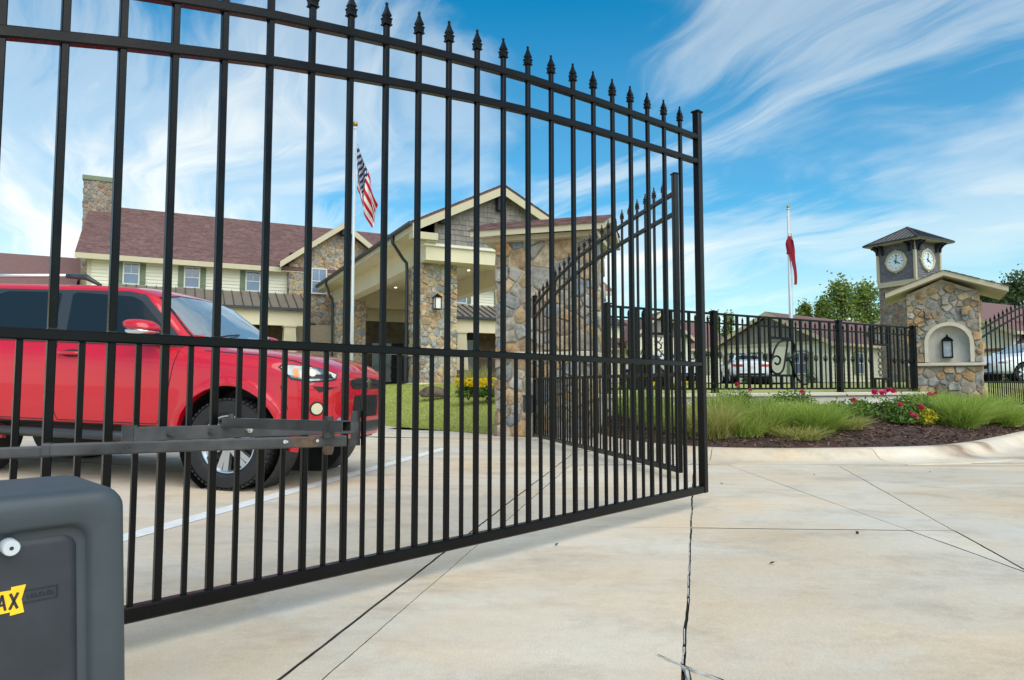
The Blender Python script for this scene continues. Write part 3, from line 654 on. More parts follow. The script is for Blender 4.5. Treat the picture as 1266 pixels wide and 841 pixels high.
def opener_arm(box):
    root = bpy.data.objects.new('opener_arm', None); COL.objects.link(root); root.parent = box; root['label'] = 'dark articulated steel arm bolted to the foreground gate'
    root.matrix_parent_inverse = (Matrix.Translation(box.location) @ box.rotation_euler.to_matrix().to_4x4()).inverted()
    # channel bolted to the gate
    mb = MB(); a, b = gp(3.915, 0.032, 0.727), gp(3.04, 0.032, 0.712); mb.bar(a, b, 0.034, 0.048, 0.003); o = mb.build('mounting_channel', 'arm_metal', root)
    for s in (3.80, 3.66, 3.52):
        q = MB(); p0 = gp(s, 0.046, 0.724); p1 = gp(s, 0.062, 0.724); q.tube([p0, p1], [0.013, 0.011], 6); q.tube([p1, gp(s, 0.070, 0.724)], 0.006, 6); q.build('bolt', 'zinc' if s < 3.6 else 'arm_metal', root)
    e = MB(); e.bar(gp(3.922, 0.028, 0.700), gp(3.922, 0.028, 0.758), 0.012, 0.05, 0.002); e.build('end_plate', 'arm_metal', root)
    e = MB(); e.bar(gp(3.03, -0.02, 0.705), gp(2.985, -0.02, 0.705), 0.008, 0.150, 0.001); e.build('clamp_plate', 'arm_metal', root)
    # long tube, its thinner inner tube on the left, elbow pin and the short link
    A, B = Vector((-1.291, 1.92, 0.712)), Vector((-0.541, 2.25, 0.712)); d = (B - A).normalized()
    mb = MB(); mb.bar(A, B, 0.040, 0.034, 0.004); long_ = mb.build('long_tube', 'arm_metal', root)
    mb = MB(); mb.bar(A - d * 0.75 + Vector((0, 0, -0.010)), A + d * 0.05 + Vector((0, 0, -0.003)), 0.030, 0.030, 0.004); mb.build('inner_tube', 'arm_metal', root)
    w = MB(); w.bar(A - d * 0.006, A + d * 0.012, 0.045, 0.038, 0.006); w.build('weld_collar', 'arm_metal', root)
    side = Vector((d.y, -d.x, 0))
    for t, sz in ((0.63, 0.006), (0.636, 0.004), (0.728, 0.005)):
        q = MB(); p = A + d * t + side * 0.0195 + Vector((0, 0, 0.004)); q.tube([p, p + side * 0.003], sz, 8); q.build('rivet', 'zinc', root)
    q = MB(); p0 = A + d * 0.652 + side * 0.0205; q.bar(p0, p0 + d * 0.075, 0.0012, 0.029, 0.0003); q.build('worn_label', 'rust', root)
    P0, P1 = Vector((-1.045, 2.53, 0.755)), Vector((-0.515, 2.155, 0.764)); d2 = (P1 - P0).normalized(); s2 = Vector((d2.y, -d2.x, 0)); up = Vector((0, 0, 1))
    mb = MB()      # open ended square tube
    W, H, T = 0.019, 0.017, 0.003
    def ring(p, w, h): return [p + s2 * w - up * h, p + s2 * w + up * h, p - s2 * w + up * h, p - s2 * w - up * h]
    mb.loft([ring(P0, W - T, H - T), ring(P0, W, H), ring(P1, W, H), ring(P1, W - T, H - T), ring(P1 - d2 * 0.2, W - T, H - T)], True, True); mb.build('short_link', 'arm_metal', root)
    pin = P1 - d2 * 0.085; q = MB(); q.tube([pin + Vector((0, 0, 0.014)), pin + Vector((0, 0, 0.030))], 0.014, 6); q.build('bolt', 'arm_metal', root)
    q = MB(); q.tube([(pin.x, pin.y, 0.70), (pin.x, pin.y, 0.682), (pin.x, pin.y, 0.672)], [0.019, 0.017, 0.013], 10); q.build('elbow_nut', 'rust', root)
    q = MB(); q.tube([(pin.x, pin.y, 0.725), (pin.x, pin.y, 0.750)], 0.02, 12); q.build('elbow_washer', 'arm_metal', root)
    q = MB(); b0 = P0 + d2 * 0.03; q.tube([b0 + Vector((0, 0, 0.014)), b0 + Vector((0, 0, 0.032))], 0.010, 6); q.build('bolt', 'arm_metal', root)
opener_arm(opener_box())

# ------------------------------------------------------------------ stone gate pillars
def shingle_slope(mb, fn, w, run, rows, rng, tw=0.17):
    """fn(s along eave, t up slope 0..run, h above)"""
    rh = run / rows
    for r in range(rows):
        x = -rng.random() * tw
        while x < w:
            ww = tw * rng.uniform(0.75, 1.25); a, b = max(0, x + 0.003), min(w, x + ww - 0.003)
            if b - a > 0.02:
                t0, t1 = r * rh, min(run, (r + 1.25) * rh); h = rng.uniform(0.010, 0.018)
                vs = [fn(a, t0, h), fn(b, t0, h), fn(b, t1, 0.002), fn(a, t1, 0.002), fn(a, t0, -0.004), fn(b, t0, -0.004)]
                mb.add(vs, [(0, 1, 2, 3), (4, 5, 1, 0), (0, 3, 4), (1, 5, 2)], rng.random())
            x += ww
def gable_roof_on_pillar(root, x0, x1, y0, y1, ze, zr, ridge_along, seed):
    """cream fascia, sloped deck, shingles. ridge_along 'x' or 'y' (local)."""
    rng = random.Random(seed); m = MB()
    if ridge_along == 'x': L0, L1, a0, a1 = x0, x1, y0, y1; P = lambda s, a, z: (s, a, z)
    else: L0, L1, a0, a1 = y0, y1, x0, x1; P = lambda s, a, z: (a, s, z)
    am = (a0 + a1) / 2; th = 0.115
    poly = [(a0, ze), (am, zr), (a1, ze), (a1, ze - th), (am, zr - th), (a0, ze - th)]
    m.add([P(L0, a, z) for a, z in poly] + [P(L1, a, z) for a, z in poly], [(0, 5, 4, 1), (1, 4, 3, 2), (6, 7, 10, 11), (7, 8, 9, 10), (0, 1, 7, 6), (1, 2, 8, 7), (3, 4, 10, 9), (4, 5, 11, 10), (5, 0, 6, 11), (2, 3, 9, 8)])
    roof = m.build('roof', 'cream_trim', root)
    sh = MB(); run = math.hypot(am - a0, zr - ze); w = L1 - L0
    for sg, e in ((1, a0), (-1, a1)):
        ux, uz = sg * (am - a0) / run, (zr - ze) / run; nx, nz = -sg * abs(uz), abs(ux)
        def fn(s, t, h, e=e, ux=ux, uz=uz, nx=nx, nz=nz): t = t - 0.03; return P(L0 - 0.03 + s * (w + 0.06) / w, e + ux * t + nx * (h + 0.004), ze + uz * t + nz * (h + 0.004))
        shingle_slope(sh, fn, w, run + 0.03, max(4, int(run / 0.13)), rng)
    stuff(sh.build('shingles', 'shingle', roof))
    return roof
def left_pillar():
    e = Vector((0.956, -0.292, 0)); rz = math.atan2(e.y, e.x); W, D = 1.75, 1.3
    root = thing('stone_pillar', 'fieldstone gate pillar with brown shingled roof behind the open gate leaves', 'pillar', (-0.30, 12.20, 0), rz, 'stone gate pillars')
    MB().box(0.03, W - 0.03, 0.03, D - 0.03, -0.05, 3.5).build('core', 'mortar', root)
    stone_face(root, W, 1.36, lambda x, y, d: (x, 0.03 - d, y), 0.24, 11); stone_face(root, W, 1.98, lambda x, y, d: (x, 0.03 - d, 1.50 + y), 0.28, 12)
    stone_face(root, D, 3.46, lambda x, y, d: (W - 0.03 + d, x, y), 0.32, 13); stone_face(root, D, 3.46, lambda x, y, d: (0.03 - d, x, y), 0.32, 14)
    MB().cbox(-0.05, W + 0.05, -0.06, D + 0.05, 1.385, 1.475, 0.012).build('ledge', 'limestone', root)
    gable_roof_on_pillar(root, -0.36, W + 0.26, -0.33, D + 0.33, 3.62, 3.97, 'x', 3)
    # plain stucco soffit box under the eaves
    MB().box(-0.20, W + 0.12, -0.17, D + 0.2, 3.44, 3.52).build('soffit', 'cream_trim', root)
left_pillar()
def right_pillar():
    e = Vector((0.865, -0.50, 0)).normalized(); rz = math.atan2(e.y, e.x); W, D = 1.42, 1.2
    root = thing('stone_pillar', 'gabled fieldstone pillar with an arched niche holding a lantern, beside the low fence', 'pillar', (9.17, 15.9, 0), rz, 'stone gate pillars')
    nx, nw, nb, nh = W * 0.565, 0.40, 1.42, 0.83         # niche centre, half width, sill height, height to the crown
    # core with a real recess for the niche
    MB().box(0.03, W - 0.03, 0.24, D - 0.03, 0.2, 3.02).build('core', 'mortar', root)
    def arch(hw, hgt, n=18):
        spring = hgt - hw; return [(nx - hw, 0)] + [(nx - hw * math.cos(math.pi * k / n), spring + hw * math.sin(math.pi * k / n)) for k in range(n + 1)] + [(nx + hw, 0)]
    ar = arch(nw, nh); top = 3.02 - nb
    fm = MB()
    # front wall of the core in four blocks and an arch fill
    fm.box(0.03, nx - nw, 0.03, 0.239, nb, 3.02); fm.box(nx + nw, W - 0.03, 0.03, 0.239, nb, 3.02); fm.box(0.03, W - 0.03, 0.03, 0.239, 0.2, nb - 0.001)
    n = len(ar) - 2; pts = ar[1:-1]
    for (xa, ya), (xb, yb) in zip(pts, pts[1:]): fm.add([(xa, 0.03, nb + ya), (xb, 0.03, nb + yb), (xb, 0.03, 3.02), (xa, 0.03, 3.02)], [(0, 1, 2, 3)])
    fm.build('front_wall', 'mortar', root)
    lin = MB(); full = [(p[0], p[1]) for p in ar]
    lin.loft([[(x, 0.02, nb + y) for x, y in full], [(x, 0.235, nb + y) for x, y in full]], False); lin.add([(x, 0.234, nb + y) for x, y in full], [tuple(range(len(full)))]); lin.build('niche_lining', 'stucco', root)
    tr = MB(); o2 = arch(nw + 0.075, nh + 0.075); i2 = arch(nw - 0.004, nh - 0.004); k = len(o2)
    tr.loft([[(x, -0.035, nb + y) for x, y in i2], [(x, -0.035, nb + y) for x, y in o2], [(x, 0.04, nb + y) for x, y in o2], [(x, 0.04, nb + y) for x, y in i2], [(x, -0.035, nb + y) for x, y in i2]], False); tr.build('niche_surround', 'limestone', root, angle=40)
    def hole(x, y, mode, pc=None):
        yy = y + 1.42 - nb; hw = nw + 0.085; sp = nh - nw
        inside = abs(x - nx) < hw and yy < sp or (yy >= sp and math.hypot(x - nx, yy - sp) < hw)
        if mode == 0: return inside
        if not inside: return (x, y)
        if yy < sp and (pc[1] + 1.42 - nb < sp + hw * 0.7 or abs(pc[0] - nx) > hw * 0.9): return (nx - hw if pc[0] < nx else nx + hw, y)
        yy = max(yy, sp + 0.02); y = yy - 1.42 + nb
        L = math.hypot(x - nx, yy - sp) or 1e-3; return (nx + (x - nx) / L * hw, y + ((yy - sp) / L * hw - (yy - sp)))
    # front stones below and above the ledge, the upper ones trimmed to the gable
    stone_face(root, W, 1.0, lambda x, y, d: (x, 0.03 - d, 0.32 + y), 0.21, 21)
    zt = 3.22
    def hole2(x, y, mode, pc=None):
        r = hole(x, y, mode, pc)
        if mode == 0: return r or (1.42 + y > 2.92 + 0.30 * (1 - abs(x - W / 2) / (W / 2)))
        x, y = r; return (x, min(y, 2.96 + 0.30 * (1 - abs(x - W / 2) / (W / 2)) - 1.42))
    stone_face(root, W, zt - 1.42, lambda x, y, d: (x, 0.03 - d, 1.42 + y), 0.175, 22, hole=hole2)
    g = MB(); g.prism([(0.03, 3.0), (W - 0.03, 3.0), (W / 2, 3.31)], 0.03, D - 0.03); g.build('gable_core', 'mortar', root)
    stone_face(root, D, 2.7, lambda x, y, d: (0.03 - d, D - x, 0.3 + y), 0.26, 23); stone_face(root, D, 2.7, lambda x, y, d: (W - 0.03 + d, x, 0.3 + y), 0.26, 24)
    MB().cbox(-0.05, W + 0.06, -0.09, 0.02, 1.335, 1.40, 0.01).build('ledge', 'limestone', root)
    # two protruding header stones
    for x, z, c in ((0.70, 2.72, 0.85), (0.36, 2.42, 0.64), (1.06, 2.46, 0.02)):
        b = MB(); b.cbox(x, x + 0.115, -0.09, 0.05, z, z + 0.17, 0.012); b.r = [c] * len(b.r); b.build('header_stone', 'fieldstone', root)
    gable_roof_on_pillar(root, -0.42, W + 0.50, -0.30, D + 0.25, 3.03, 3.475, 'y', 5)
    return e
right_e = right_pillar()

def lantern(label, loc, rz, k=1.0, mount=0.09, wr=1.0, glass='lantern_glass'):
    root = thing('wall_lantern', label, 'lantern', loc, rz, 'black wall lanterns')
    c = MB(); w, h = 0.105 * k * wr, 0.36 * k
    c.loft([[(sx * q * w, -mount - w + sy * q * w, z) for sx, sy in ((-1, -1), (1, -1), (1, 1), (-1, 1))] for q, z in ((1.28, h), (1.28, h + 0.02 * k), (0.75, h + 0.075 * k), (0.30, h + 0.11 * k), (0.12, h + 0.16 * k))], True, True); c.build('cap', 'black_iron', root)
    b = MB(); b.cbox(-1.15 * w, 1.15 * w, -mount - 2.15 * w, -mount + 0.15 * w, -0.03 * k, 0.0, 0.006); b.build('base', 'black_iron', root)
    for sx in (-1, 1):
        for sy in (-1, 1):
            q = MB(); x, y = sx * w * 0.98, -mount - w + sy * w * 0.98; q.box(x - 0.013 * k, x + 0.013 * k, y - 0.013 * k, y + 0.013 * k, 0, h); q.build('corner_bar', 'black_iron', root)
    g = MB(); g.box(-w * 0.9, w * 0.9, -mount - w * 1.9, -mount - w * 0.1, 0.002, h - 0.002); g.build('glass', glass, root)
    a = MB(); a.box(-0.02, 0.02, -mount - 0.02, 0.03, h * 0.5, h * 0.6); a.build('bracket', 'black_iron', root)
rz_r = math.atan2(right_e.y, right_e.x); pr = Vector((9.17, 15.9, 0)) + right_e * (1.42 * 0.545) + Vector((-right_e.y, right_e.x, 0)) * 0.235
lantern('black lantern hanging in the arched niche of the right stone pillar', (pr.x, pr.y, 1.545), rz_r, 0.98, 0.05, 0.9, 'lantern_grey')

# ------------------------------------------------------------------ low wall and ornamental fence
def low_wall():
    root = thing('low_wall', 'low cream retaining wall with pale cap under the ornamental fence', 'wall', fpt(0), math.atan2(FD.y, FD.x))
    MB().box(-2.45, 6.42, -0.16, 0.16, 0.0, 0.69).build('wall_body', 'stucco', root)
    x = -2.50
    while x < 6.4:
        b = min(x + 1.48, 6.46); MB().cbox(x, b - 0.006, -0.235, 0.235, 0.69, 0.757, 0.01).build('cap_stone', 'limestone', root); x = b
    x = -2.3; rng = random.Random(3)
low_wall()
BASKET = None
def fence():
    global BASKET
    root = thing('ornamental_fence', 'low black ornamental fence with basket pickets and a script letter R on the wall', 'fence', fpt(0), math.atan2(FD.y, FD.x))
    m = 'black_iron'
    zt, z2, zb = 2.182, 2.014, 0.834
    posts = [-2.40, 0.0, 3.55, 6.19]
    for s in posts:
        p = MB(); p.cbox(s - 0.050, s + 0.050, -0.050, 0.050, 0.757, 2.21, 0.006); o = p.build('post', m, root)
        c = MB(); c.cbox(s - 0.062, s + 0.062, -0.062, 0.062, 2.205, 2.232, 0.006); c.lathe([(0.05, 2.232), (0.02, 2.246)], 4, (s, 0, 0), rot=math.pi / 4); c.build('post_cap', m, o)
        c = MB(); c.cbox(s - 0.08, s + 0.08, -0.08, 0.08, 0.757, 0.769, 0.003); c.build('base_plate', m, o)
    for a, b in zip(posts, posts[1:]):
        for z, nm, h in ((zt, 'top_rail', 0.04), (z2, 'upper_rail', 0.03), (zb, 'bottom_rail', 0.035)): MB().bar((a + 0.04, 0, z), (b - 0.04, 0, z), 0.035, h).build(nm, m, root)
    # basket mesh
    bk = MB()
    for q in range(4):
        pts = []
        for i in range(9):
            t = i / 8; a = q * math.pi / 2 + t * math.pi * 1.0; r = 0.008 + 0.032 * math.sin(math.pi * t); pts.append((r * math.cos(a), r * math.sin(a), (t - 0.5) * 0.125))
        bk.tube(pts, 0.0075, 5)
    bme = bk.mesh('basket', m, True)
    pk = MB(); pk.cbox(-0.026, 0.026, -0.020, 0.020, zb + 0.015, zt - 0.018, 0.003); thick = pk.mesh('picket', m)
    tk = MB(); tk.cbox(-0.011, 0.011, -0.011, 0.011, zb + 0.015, 2.05, 0.002); tk.lathe([(0.008, 2.045), (0.021, 2.052), (0.021, 2.066), (0.013, 2.070), (0.022, 2.082), (0.020, 2.092), (0.006, 2.142), (0.001, 2.150)], 4, rot=math.pi / 4); thin = tk.mesh('spear_picket', m)
    frames = [(1.47, 2.12, 1.085, 1.80), (4.64, 5.23, 1.04, 1.77), (-1.60, -1.02, 1.05, 1.77)]
    zones = [(f[0] + 0.02, f[1] - 0.02) for f in frames]
    def split(me, name, s, f):
        # a picket interrupted by an ornament frame: two short lengths
        w = 0.024 if name == 'picket' else 0.011
        for z0, z1 in ((zb + 0.015, f[2]), (f[3], zt - 0.018 if name == 'picket' else 2.11)):
            q = MB(); q.cbox(s - w, s + w, -w, w, z0, z1, 0.002); q.build(name, m, root)
    for a, b in zip(posts, posts[1:]):
        n = round((b - a) / 0.305); st = (b - a) / n
        for i in range(n):
            for s, me, nm in ((a + st * i if i else None, thick, 'picket'), (a + st * (i + 0.5), thin, 'spear_picket')):
                if s is None: continue
                f = next((fr for fr in frames if fr[0] + 0.03 < s < fr[1] - 0.03), None)
                if f: split(me, nm, s, f); continue
                if any(abs(s - e) < 0.035 for fr in frames for e in fr[:2]): continue
                o = link_mesh(nm, me, root, (s, 0, 0))
                if nm == 'spear_picket': link_mesh('basket', bme, o, (0, 0, 1.435))
    for f in frames:
        for s in f[:2]: q = MB(); q.cbox(s - 0.027, s + 0.027, -0.021, 0.021, zb + 0.015, zt - 0.018, 0.003); q.build('frame_upright', m, root)
        for z in f[2:]: q = MB(); q.bar((f[0], 0, z), (f[1], 0, z), 0.04, 0.045); q.build('frame_bar', m, root)
    # script R
    stem = [(1.918, 1.767), (1.897, 1.623), (1.856, 1.466), (1.824, 1.336), (1.769, 1.193), (1.671, 1.123), (1.55, 1.122), (1.458, 1.177), (1.424, 1.266), (1.446, 1.368), (1.532, 1.441), (1.626, 1.448), (1.697, 1.398), (1.671, 1.321), (1.601, 1.294), (1.546, 1.326)]
    bowl = [(1.440, 1.33), (1.480, 1.45), (1.52, 1.52), (1.556, 1.588), (1.647, 1.693), (1.771, 1.754), (1.919, 1.775), (2.054, 1.745), (2.117, 1.661), (2.105, 1.55), (2.031, 1.457), (1.931, 1.39), (1.853, 1.375), (1.893, 1.425), (1.987, 1.352), (2.042, 1.248), (2.103, 1.119), (2.216, 0.997), (2.344, 0.918), (2.485, 0.924)]
    mb = MB()
    for pts in (stem, bowl):
        path = smooth_path(pts, 0.02); mb.tube([(p.x, -0.045, p.y) for p in path], 0.020, 6)
    mb.build('letter_r', m, root, smooth=True)
    # leafy scroll panels: twining stems with leaves
    for f in frames[1:]:
        c = (f[0] + f[1]) / 2; sc = MB()
        for ph in (0, math.pi):
            sc.tube([(c + 0.065 * math.sin(2 * math.pi * t / 20 * 2.4 + ph), 0.02 * math.cos(2 * math.pi * t / 20 * 2.4 + ph), f[2] + 0.05 + (f[3] - f[2] - 0.1) * t / 20) for t in range(21)], 0.012, 5)
        rng = random.Random(7)
        for i in range(26):
            z = f[2] + 0.08 + (f[3] - f[2] - 0.16) * i / 25; a = rng.uniform(-1, 1); sx = rng.choice((-1, 1)); x = c + sx * rng.uniform(0.02, 0.07); L = 0.05
            d = (sx * math.cos(a) * L, math.sin(a) * L); sc.add([(x, -0.012, z), (x + d[0] * 0.5 - d[1] * 0.35, -0.022, z + d[1] * 0.5 + d[0] * 0.35), (x + d[0], -0.012, z + d[1]), (x + d[0] * 0.5 + d[1] * 0.35, -0.022, z + d[1] * 0.5 - d[0] * 0.35), (x + d[0] * 0.5, 0.0, z + d[1] * 0.5)], [(0, 1, 2, 3), (1, 0, 4), (2, 1, 4), (3, 2, 4), (0, 3, 4)])
        sc.build('scroll_panel', 'arm_metal', root)
fence()

def control_box():
    root = thing('control_box', 'small grey control box on a conduit post beside the shingled stone pillar', 'control box', (0.285, 11.62, 0), math.atan2(-0.292, 0.956))
    b = MB(); b.cbox(-0.09, 0.09, -0.06, 0.06, 0.44, 0.71, 0.01); b.build('box', 'plastic_dark', root)
    l = MB(); l.cbox(-0.10, 0.10, -0.085, 0.07, 0.71, 0.735, 0.008); l.build('hood', 'plastic_dark', root)
    p = MB(); p.tube([(0.03, 0, 0.0), (0.03, 0, 0.44)], 0.022, 8); p.build('conduit', 'zinc', root)
control_box()
# ------------------------------------------------------------------ lodge and its entrance canopy (shared axes: local x along the front, local y back)
YAW = R(26.5); BO = (-3.521, 24.0, 0)
def window_unit(parent, x0, x1, z0, z1, y, shutters=True, rows=2, depth=0.10, glass='window_glass'):
    """double hung window set on a wall whose face is at y (front towards -y)"""
    t = 0.07; f = MB(); f.box(x0 - t, x0, y - depth, y + 0.02, z0 - t, z1 + t); f.box(x1, x1 + t, y - depth, y + 0.02, z0 - t, z1 + t); f.box(x0, x1, y - depth, y + 0.02, z1, z1 + t); f.box(x0, x1, y - depth - 0.03, y + 0.02, z0 - t, z0)
    w = f.build('window', 'white_trim', parent)
    zm = (z0 + z1) / 2; s = MB(); s.box(x0, x1, y - depth * 0.75, y, zm - 0.025, zm + 0.025); s.build('meeting_rail', 'white_trim', w)
    for a, b, d in ((z0, zm - 0.025, 0.45), (zm + 0.025, z1, 0.6)):
        g = MB(); g.box(x0, x1, y - depth * d, y - 0.005, a, b); g.build('pane', glass, w)
    q = MB(); xm = (x0 + x1) / 2; q.box(xm - 0.012, xm + 0.012, y - depth * 0.66, y - depth * 0.61, zm + 0.025, z1); q.build('muntin', 'white_trim', w)
    if shutters:
        hd = MB(); hd.box(x0 - t - 0.02, x1 + t + 0.02, y - depth - 0.02, y, z1 + t, z1 + t + 0.10); hd.build('head_board', 'sage', w)
        sw = (x1 - x0) * 0.42
        for sx in (x0 - t - sw - 0.01, x1 + t + 0.01):
            k = MB(); k.box(sx, sx + sw, y - 0.05, y, z0 - t, z1 + t)
            for zz in (z0 + 0.1, z1 - 0.2): k.box(sx, sx + sw, y - 0.075, y - 0.05, zz, zz + 0.12)
            k.build('shutter', 'sage', w)
    return w
def clapboards(parent, x0, x1, z0, z1, y, h=0.19, m='cream_siding', skip=()):
    z = z0; i = 0
    while z < z1 - 0.02:
        zt = min(z + h, z1); b = MB(); b.add([(x0, y - 0.045, z), (x1, y - 0.045, z), (x1, y - 0.008, zt), (x0, y - 0.008, zt), (x0, y, z), (x1, y, z), (x1, y, zt), (x0, y, zt)], [(0, 1, 2, 3), (0, 4, 5, 1), (3, 2, 6, 7), (0, 3, 7, 4), (1, 5, 6, 2)]); b.build('siding_board', m, parent); z = zt
def roof_slab(pts, th=0.14):
    """quad eaveL, eaveR, ridgeR, ridgeL -> slab"""
    mb = MB(); lo = [(p[0], p[1], p[2] - th) for p in pts]; mb.add(list(pts) + lo, [(0, 1, 2, 3), (7, 6, 5, 4), (0, 4, 5, 1), (1, 5, 6, 2), (2, 6, 7, 3), (3, 7, 4, 0)]); return mb
def seam_roof(parent, x0, x1, y0, z0, y1, z1, name='metal_roof', step=0.46, m='metal_roof'):
    o = roof_slab([(x0, y0, z0), (x1, y0, z0), (x1, y1, z1), (x0, y1, z1)], 0.05).build(name, m, parent)
    n = int((x1 - x0) / step)
    for i in range(n + 1):
        x = x0 + 0.02 + (x1 - x0 - 0.04) * i / n; q = MB(); q.bar((x, y0 - 0.01, z0 + 0.03), (x, y1, z1 + 0.03), 0.035, 0.07); q.build('seam', 'bronze_metal' if m == 'metal_roof' else m, o)
    f = MB(); f.box(x0 - 0.03, x1 + 0.03, y0 - 0.09, y0, z0 - 0.14, z0 + 0.01); f.build('gutter', 'gutter_metal', o)
    return o

def lodge():
    root = thing('lodge_building', 'long cream sided lodge with brown roof and stone chimney behind the red car', 'building', BO, YAW)
    G0 = 0.85; WV = 19.0; EV = 18.35; RV = 24.5; ZE = 7.78; ZR = 11.72
    U0, U1 = -11.55, 21.0
    w = MB(); w.box(U0, U1, WV, 30.0, G0, ZE - 0.05)
    w.prism([(WV, ZE - 0.05), (30.0, ZE - 0.05), (RV, ZR - 0.25)], U0, U0 + 0.2, lambda a, b, d: (d, a, b)); w.build('wall', 'cream_panel', root)
    sd = bpy.data.objects.new('front_siding', None); COL.objects.link(sd); sd.parent = root
    clapboards(sd, U0, -1.45, 5.9, ZE - 0.12, WV); clapboards(sd, 4.7, U1, 5.9, ZE - 0.12, WV)
    cb = MB(); cb.box(U0 - 0.02, U0 + 0.16, WV - 0.06, WV + 0.1, G0, ZE - 0.1); cb.build('corner_board', 'cream_trim', root)
    # main roof, both slopes
    roof = roof_slab([(U0 - 0.5, EV, ZE), (U1 + 0.5, EV, ZE), (U1 + 0.5, RV, ZR), (U0 - 0.5, RV, ZR)], 0.16).build('roof', 'roof_brown', root)
    roof_slab([(U1 + 0.5, 30.65, ZE), (U0 - 0.5, 30.65, ZE), (U0 - 0.5, RV, ZR), (U1 + 0.5, RV, ZR)], 0.16).build('rear_roof_slope', 'roof_brown', roof)
    # courses of shingles as low steps
    rows = 44; run = math.hypot(RV - EV, ZR - ZE); cm = MB(); rng = random.Random(6)
    uy, uz = (RV - EV) / run, (ZR - ZE) / run
    for i in range(rows):
        t0, t1 = run * i / rows, run * (i + 1) / rows
        x = U0 - 0.52
        while x < 9.5:
            ww = rng.uniform(0.25, 0.45); b = min(x + ww, 9.5); cm.add([(x, EV + uy * t0 - uz * 0.03, ZE + uz * t0 + uy * 0.03), (b, EV + uy * t0 - uz * 0.03, ZE + uz * t0 + uy * 0.03), (b, EV + uy * t1 - uz * 0.008, ZE + uz * t1 + uy * 0.008), (x, EV + uy * t1 - uz * 0.008, ZE + uz * t1 + uy * 0.008), (x, EV + uy * t0, ZE + uz * t0), (b, EV + uy * t0, ZE + uz * t0)], [(0, 1, 2, 3), (4, 5, 1, 0)], rng.random()); x = b
    stuff(cm.build('shingles', 'shingle', roof))
    f = MB(); f.box(U0 - 0.53, -1.9, EV - 0.03, EV, ZE - 0.30, ZE - 0.02); f.box(5.1, U1 + 0.5, EV - 0.03, EV, ZE - 0.30, ZE - 0.02); f.build('fascia', 'cream_trim', roof)
    f = MB(); f.box(U0 - 0.5, U1 + 0.5, EV, WV, ZE - 0.24, ZE - 0.20); f.build('soffit', 'cream_panel', roof)
    rk = MB()
    for a, b in (((EV, ZE), (RV, ZR)), ((30.65, ZE), (RV, ZR))): rk.prism([(a[0], a[1] - 0.02), (b[0], b[1] - 0.02), (b[0], b[1] - 0.3), (a[0], a[1] - 0.3)], U0 - 0.535, U0 - 0.49, lambda p, q, d: (d, p, q))
    rk.build('rake_board', 'cream_trim', roof)
    # upper windows
    for x0, x1 in ((-9.86, -9.20), (-6.90, -6.22), (-3.70, -3.02), (9.25, 9.95), (12.4, 13.1)): window_unit(root, x0, x1, 6.38, 7.44, WV)
    # chimney
    ch = MB(); ch.box(U0 - 0.78, U0 + 0.75, 23.6, 25.6, G0, 12.95); c = ch.build('chimney', 'mortar', root)
    stone_face(c, 1.53, 5.9, lambda x, y, d: (U0 - 0.78 + x, 23.6 - d, 7.1 + y), 0.26, 31, material='greystone', single=False, joint=0.03); stone_face(c, 2.0, 11.9, lambda x, y, d: (U0 - 0.78 - d, 25.6 - x, 1.0 + y), 0.28, 32, material='greystone', single=False, joint=0.03)
    cp = MB(); cp.cbox(U0 - 0.88, U0 + 0.85, 23.5, 25.7, 12.95, 13.24, 0.03); cp.build('chimney_cap', 'sage', c)
    for x in (U0 - 0.3, U0 + 0.45): q = MB(); q.lathe([(0.19, 13.24), (0.19, 13.34), (0.14, 13.36)], 10, (x, 24.4, 0)); q.build('flue', 'dark_timber', c)
    # stone bay with its own gable
    bx0, bx1, by, ac, az, be = -1.42, 4.6, 18.4, 1.59, 10.54, 8.0
    b = MB(); b.prism([(bx0, G0), (bx1, G0), (bx1, 8.3), (ac, az - 0.2), (bx0, 8.3)], by + 0.03, 22.5); bay = b.build('stone_bay', 'mortar', root)
    rng = random.Random(9); sm = MB()
    wx0, wx1, wz0, wz1 = -0.13, 0.65, 6.38, 7.78
    for poly in cells(bx1 - bx0, 6.0, 0.30, rng, 0.03):
        poly = [(bx0 + x, 4.5 + y) for x, y in poly]; cx = sum(p[0] for p in poly) / len(poly); cz = sum(p[1] for p in poly) / len(poly)
        if cz > 8.15 + (az - 8.25) * (1 - abs(cx - ac) / 3.0) or (wx0 - 0.12 < cx < wx1 + 0.12 and wz0 - 0.1 < cz < wz1 + 0.12): continue
        stone_to(sm, poly, lambda x, y, d: (x, by + 0.03 - d, y), rng.uniform(0.02, 0.05), rng, rng.random())
    stuff(sm.build('stonework', 'fieldstone', bay)); stone_face(bay, 0.6, 3.6, lambda x, y, d: (bx0 - d, by + 0.6 - x, 4.5 + y), 0.28, 33, single=False)
    window_unit(root, wx0, wx1, wz0, wz1, by - 0.02, shutters=False)
    for sg, xe in ((-1, -2.05), (1, 5.23)):
        roof_slab([(xe, 17.75, be), (ac, 17.75, az + 0.12), (ac, 23.9, az + 0.12), (xe, 23.9, be)], 0.10).build('gable_roof', 'roof_brown', bay)
        rb = MB(); rb.prism([(xe, be - 0.01), (ac, az + 0.11), (ac, az - 0.25), (xe, be - 0.36)], 17.70, 17.76); rb.build('rake_board', 'cream_trim', bay)
        so = MB(); so.prism([(xe, be - 0.11), (ac, az + 0.01), (ac, az - 0.05), (xe, be - 0.17)], 17.76, 18.4); so.build('soffit', 'cream_panel', bay)
    for x, z in ((ac - 0.12, az - 0.62), (bx0 - 0.06, 8.12)): q = MB(); q.box(x, x + 0.24, 17.78, 18.4, z, z + 0.45); q.build('bracket', 'dark_timber', bay)
